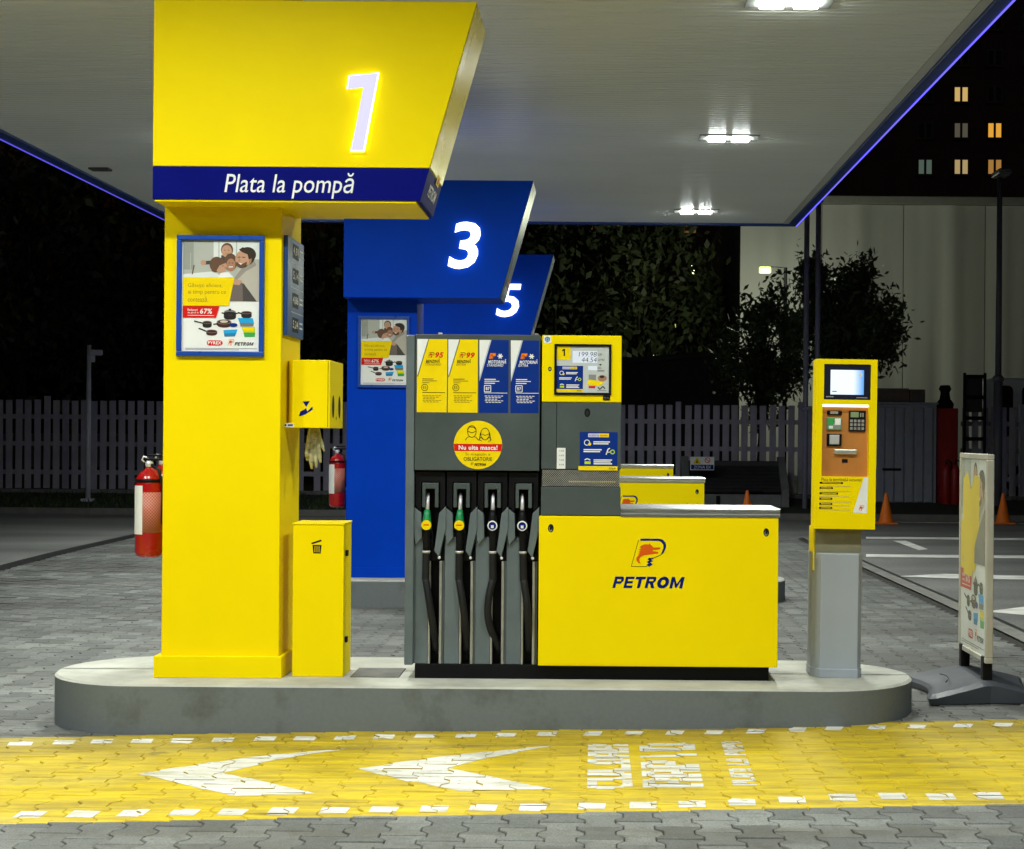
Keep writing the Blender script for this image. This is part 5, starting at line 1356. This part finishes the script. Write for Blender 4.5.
# ================================================================== FAR BUILDINGS
# ---- white sheeted hall
def hall():
    y = 50.0; x0 = X(740, y, 300); x1 = 34.0; zt = at(900, 197, y).z
    t = thing('sheeted_hall', ((x0 + x1) / 2, y, .33), 'big pale hall with hanging sheeted wall behind the tree', 'building')
    HW = mat('hall_sheet', (.80, .80, .78), .6, var=.15, scale=.6, stretch=(1, 1, .2))
    rg = random.Random(9); n = 12; w = (x1 - x0) / n
    for i in range(n):
        xs = np.linspace(x0 + i * w, x0 + (i + 1) * w - .02, 15); V = []
        ph = rg.uniform(0, 6)
        zs = np.linspace(.1, zt - .25, 10)
        for z in zs:
            amp = .10 * (1 - (z / zt) * .7)
            for q, x in enumerate(xs):
                f = q / 14
                V.append((x, y - amp * (math.sin(f * 9 + ph + .2 * z) + .6 * math.sin(f * 21 + 2 * ph)) * math.sin(math.pi * f) - .05 * math.sin(math.pi * f), z))
        F = [(j * 15 + i_, j * 15 + i_ + 1, (j + 1) * 15 + i_ + 1, (j + 1) * 15 + i_) for j in range(9) for i_ in range(14)]
        mesh_obj('wall_sheet', V, F, HW, t, True)
    mb = MB(); mb.box(x0 + .02, x1, y + .25, y + 20, .1, zt - .02); mb.build('body', mat('hall_body', (.25, .25, .24), .8), t)
    mb = MB(); mb.box(x0 - .1, x1, y - .22, y + 20.1, zt - .24, zt, .03); mb.build('roof_edge', mat('hall_edge', (.40, .40, .38), .6), t)
hall()
# ---- blocks of flats
WALL = mat('flats_wall', (.34, .24, .20), .85, var=.3, scale=.4)
DARKGL = mat('dark_glass', (.012, .013, .016), .1)
FRM = mat('window_frame_white', (.4, .4, .4), .5)
def flats(name_label, d, px0, px1, zt, cols, rows, lit, cat='building', ww=1.05, wh=1.0):
    x0, x1 = X(px0, d, 100), X(px1, d, 100)
    t = thing('apartment_block', ((x0 + x1) / 2, d, 0), name_label, cat, 'blocks of flats in the dark')
    mb = MB(); mb.box(x0, x1, d, d + 14, 0, zt, .02); mb.build('wall', WALL, t)
    mb = MB(); mb.box(x0 - .2, x1 + .2, d - .2, d + 14.2, zt, zt + .4, .02); mb.build('parapet', WALL, t)
    for py in rows:
        for px in cols:
            c = at(px, py, d)
            L_ = lit.get((px, py))
            mb = MB(); e = .09
            for b in ((c.x - ww, c.x + ww, c.z + wh - e, c.z + wh), (c.x - ww, c.x + ww, c.z - wh, c.z - wh + e), (c.x - ww, c.x - ww + e, c.z - wh + e, c.z + wh - e), (c.x + ww - e, c.x + ww, c.z - wh + e, c.z + wh - e), (c.x - e, c.x + e, c.z - wh + e, c.z + wh - e)):
                mb.box(b[0], b[1], d - .10, d + .02, b[2], b[3])
            wnd = mb.build('window', FRM, t)
            for s_ in (0, 1):
                a_ = c.x - ww + e if s_ == 0 else c.x + e
                mb = MB(); mb.box(a_, a_ + ww - 2 * e, d - .05, d - .02, c.z - wh + e, c.z + wh - e)
                mm = DARKGL
                if L_:
                    mm = glow('lit_pane_%s' % L_[0], L_[1], L_[2] * (1 if s_ == 0 else .75))
                mb.build('pane', mm, wnd)
            mb = MB(); mb.box(c.x - ww - .1, c.x + ww + .1, d - .25, d, c.z - wh - .12, c.z - wh - .002); mb.build('sill', WALL, wnd)
    return t
lit1 = {(962, 94.5): ('amber', (1, .66, .22), .60), (961, 130): ('dim', (.8, .7, .5), .10), (994.5, 130.5): ('orange', (1, .48, .06), .75), (961, 167): ('amber2', (1, .72, .32), .40), (994.5, 167): ('amber3', (1, .5, .12), .35), (925, 163.5): ('green', (.7, 1, .8), .10), (1004, 167): ('amber4', (1, .62, .18), .6)}
cols = (925, 961, 994.5); 
fl = flats('dark brick apartment block with a few lit windows at upper right', 125, 838, 1160, at(900, -120, 125).z, cols + (1030, 1064), (22, 58, 94.5, 130.5, 167), {(961, 94.5): lit1[(962, 94.5)], (961, 130.5): lit1[(961, 130)], (994.5, 130.5): lit1[(994.5, 130.5)], (961, 167): lit1[(961, 167)], (994.5, 167): lit1[(994.5, 167)], (925, 167): lit1[(925, 163.5)]}, ww=.58, wh=.62)
flats('distant dark apartment block with dim orange windows under the canopy edge', 150, 560, 735, at(600, 215, 150).z, (572, 594, 616, 638, 660, 690), (229, 262), {(594, 229): ('or5', (1, .4, .08), .22), (616, 229): ('or6', (1, .36, .06), .4), (690, 229): ('or7', (1, .5, .15), .12)}, ww=.62, wh=.45)

# ---- low dark building behind the fence
mb = MB(); xa, xb = X(560, 44, 380), X(738, 44, 380); zt = at(700, 352, 44).z
low = thing('low_building', ((xa + xb) / 2, 45, .33), 'low dark flat-roofed building behind the middle fence', 'building')
LOWM = mat('low_wall', (.05, .05, .055), .8, var=.3)
mb.box(xa, xb, 44, 48, .2, zt - .15); mb.build('wall', LOWM, low)
mb = MB(); mb.prism([(xa - .2, zt - .5), (xb + .2, zt - .05), (xb + .2, zt + .1), (xa - .2, zt - .35)], 43.8, 48.2, 'y'); mb.build('roof', LOWM, low)
# ---- street lamps: small lit heads in the dark
def street_lamp(px, py, d, label, col, strength, w=.35, tilt=0, light=0):
    c = at(px, py, d)
    t = thing('street_lamp', (c.x, d, .3), label, 'street lamp', 'lit street lamps in the distance')
    mb = MB(); mb.tube([(c.x + .6, d + .3, .2), (c.x + .6, d + .3, c.z + .1), (c.x + .1, d, c.z + .08)], [.07, .05, .03], 8); mb.build('pole', BLACK, t)
    mb = MB(); r = Matrix.Translation(c) @ Matrix.Rotation(tilt, 4, 'Y') @ Matrix.Translation(-c)
    mb.box(c.x - w, c.x + w, d - .1, d + .1, c.z - .09, c.z + .09, .03, rot=r); mb.build('lamp_head', glow('street_%s' % strength, col, strength), t)
    if light:
        l = bpy.data.lights.new('street_light', 'POINT'); l.energy = light; l.color = (.93, 1, .72); l.shadow_soft_size = .3
        o = bpy.data.objects.new('street_light', l); COL.objects.link(o); o.parent = t; o.location = Vector((c.x, d - .5, c.z - .3)) - t.location
street_lamp(765, 270, 45.5, 'bright yellow-green street lamp glowing through the tree', (.80, 1, .25), 1.4, .16, 0, 300)
street_lamp(692, 269.5, 75, 'small yellow street lamp, left of the two tilted ones', (1, 1, .5), 6.01, .26, R(55))
street_lamp(727, 271.5, 75, 'small yellow street lamp tilted, upper one by the hall edge', (.95, 1, .35), 6.02, .30, R(45))
street_lamp(728, 284, 75, 'small yellow street lamp tilted, lower one by the hall edge', (.85, 1, .2), 2.5, .30, R(-42))
street_lamp(657, 256.5, 90, 'faint orange lamp under the canopy edge', (1, .45, .18), 1.2, .35, R(60))
street_lamp(627, 395, 60, 'orange glowing lamp just above the fence beside the pump display', (1, .55, .15), 5.03, .2, 0)
for i, (px, py) in enumerate(((640, 378.5), (659, 357), (660, 348), (653, 315))):
    street_lamp(px, py, 80, ('tiny yellow lamp low above the fence, nearest the display', 'tiny yellow lamp above the low roof, lower', 'tiny yellow lamp above the low roof, upper', 'tiny yellow lamp alone among the dark trees')[i], (1, .9, .35), 1.5 + .01 * i, .3, 0 if i < 3 else R(60))

for i, (px, py) in enumerate(((704, 323), (727, 321), (734, 326), (672, 326))):
    street_lamp(px, py, 70, ('small yellow-green glint among the dark trees, left of the brighter pair', 'small yellow-green glint among the dark trees, upper of the pair', 'small yellow-green glint among the dark trees, lower right of the pair', 'dim yellow-green glint at the left of the glints in the trees')[i], (.8, .9, .15), .8 + .01 * i, .16, 0)
# ================================================================== TREES
BARK = mat('bark', (.05, .04, .03), .9, var=.3, bump=.5)
def leafm(nm, c): return mat(nm, c, .55, var=.45, scale=3)
def tree(loc, h, crown, n, label, lm, seed, leaf=.09, long=2.6, trunk=.12):
    """crown: (radius x, radius y, radius z, centre height)"""
    rg = np.random.default_rng(seed); x, y, z = loc
    t = thing('tree', loc, label, 'tree', 'trees behind the fence')
    rx, ry, rz, ch_ = crown
    mb = MB(); top = Vector((x + rg.uniform(-.2, .2), y, z + ch_))
    mb.tube([(x, y, z - .1), (x + .05, y, z + ch_ * .45), top], [trunk, trunk * .75, trunk * .4], 8)
    tips = []
    for k in range(26):
        a_, e = rg.uniform(0, 6.28), rg.uniform(-.55, 1.35); r = rg.uniform(.55, 1.0)
        tip = Vector((x + rx * r * math.cos(a_) * math.cos(e), y + ry * r * math.sin(a_) * math.cos(e), z + ch_ + rz * r * math.sin(e)))
        st = Vector((x, y, z + ch_ * rg.uniform(.45, .95)))
        mid = st.lerp(tip, .5) + Vector((0, 0, .15 * rz))
        mb.tube([st, mid, tip], [trunk * .35, trunk * .2, .012], 5); tips.append((st, mid, tip))
    mb.build('trunk', BARK, t)
    V = np.zeros((n * 4, 3)); 
    cl = []
    for st, mid, tip in tips:
        for s in (.45, .7, .9, 1.0): cl.append(np.array((st.lerp(mid, s) if s < .5 else mid.lerp(tip, s))))
    cl = np.array(cl); idx = rg.integers(0, len(cl), n)
    c = cl[idx] + rg.normal(0, 1, (n, 3)) * np.array((rx, ry, rz)) * .13
    dirv = rg.normal(0, 1, (n, 3)); dirv[:, 2] -= .7; dirv /= np.linalg.norm(dirv, axis=1)[:, None]
    sd = np.cross(dirv, rg.normal(0, 1, (n, 3))); sd /= np.linalg.norm(sd, axis=1)[:, None]
    sz = leaf * rg.uniform(.6, 1.3, n)[:, None]
    V[0::4] = c - dirv * sz * long / 2; V[1::4] = c + sd * sz / 2; V[2::4] = c + dirv * sz * long / 2; V[3::4] = c - sd * sz / 2
    me = bpy.data.meshes.new('crown'); me.from_pydata((V - np.array(loc)).tolist(), [], [(4 * i, 4 * i + 1, 4 * i + 2, 4 * i + 3) for i in range(n)]); me.materials.append(lm)
    o = bpy.data.objects.new('crown', me); COL.objects.link(o); o.parent = t
L1, L2 = leafm('leaf_dark', (.06, .08, .03)), leafm('leaf_mid', (.10, .15, .06))
tree((X(845, 39, 320), 39.5, .33), 6.2, (1.45, 1.2, 1.95, 3.9), 11000, 'leafy tree with drooping leaves in front of the pale hall', L2, 11, .075)
tree((X(765, 40, 320), 41, .33), 5, (1.1, 1.1, 1.9, 3.2), 5000, 'smaller dark tree at the hall corner, left of the drooping tree', L2, 12, .075)
for i, (px, d, cr, lb) in enumerate(((640, 52, (3.2, 2.5, 3.6, 5), 'dark tree behind the low building, beside the pump display'), (715, 56, (3.0, 2.5, 2.8, 4.2), 'dark tree behind the low building near the hall corner'), (555, 50, (3, 2.5, 4, 5.5), 'dark tree just right of the header sign 5'),
        (20, 44, (3.4, 2.5, 4.2, 5.2), 'dark tree at the far left edge behind the fence'), (110, 46, (3.2, 2.5, 3.8, 4.8), 'dark tree behind the security camera pole'), (325, 46, (3.2, 2.5, 4.2, 5), 'dark tree seen between the yellow and blue columns'))):
    tree((X(px, d, 300), d, .33), 8, cr, 4200, lb, L1, 30 + i, .17, 2.0, .2)
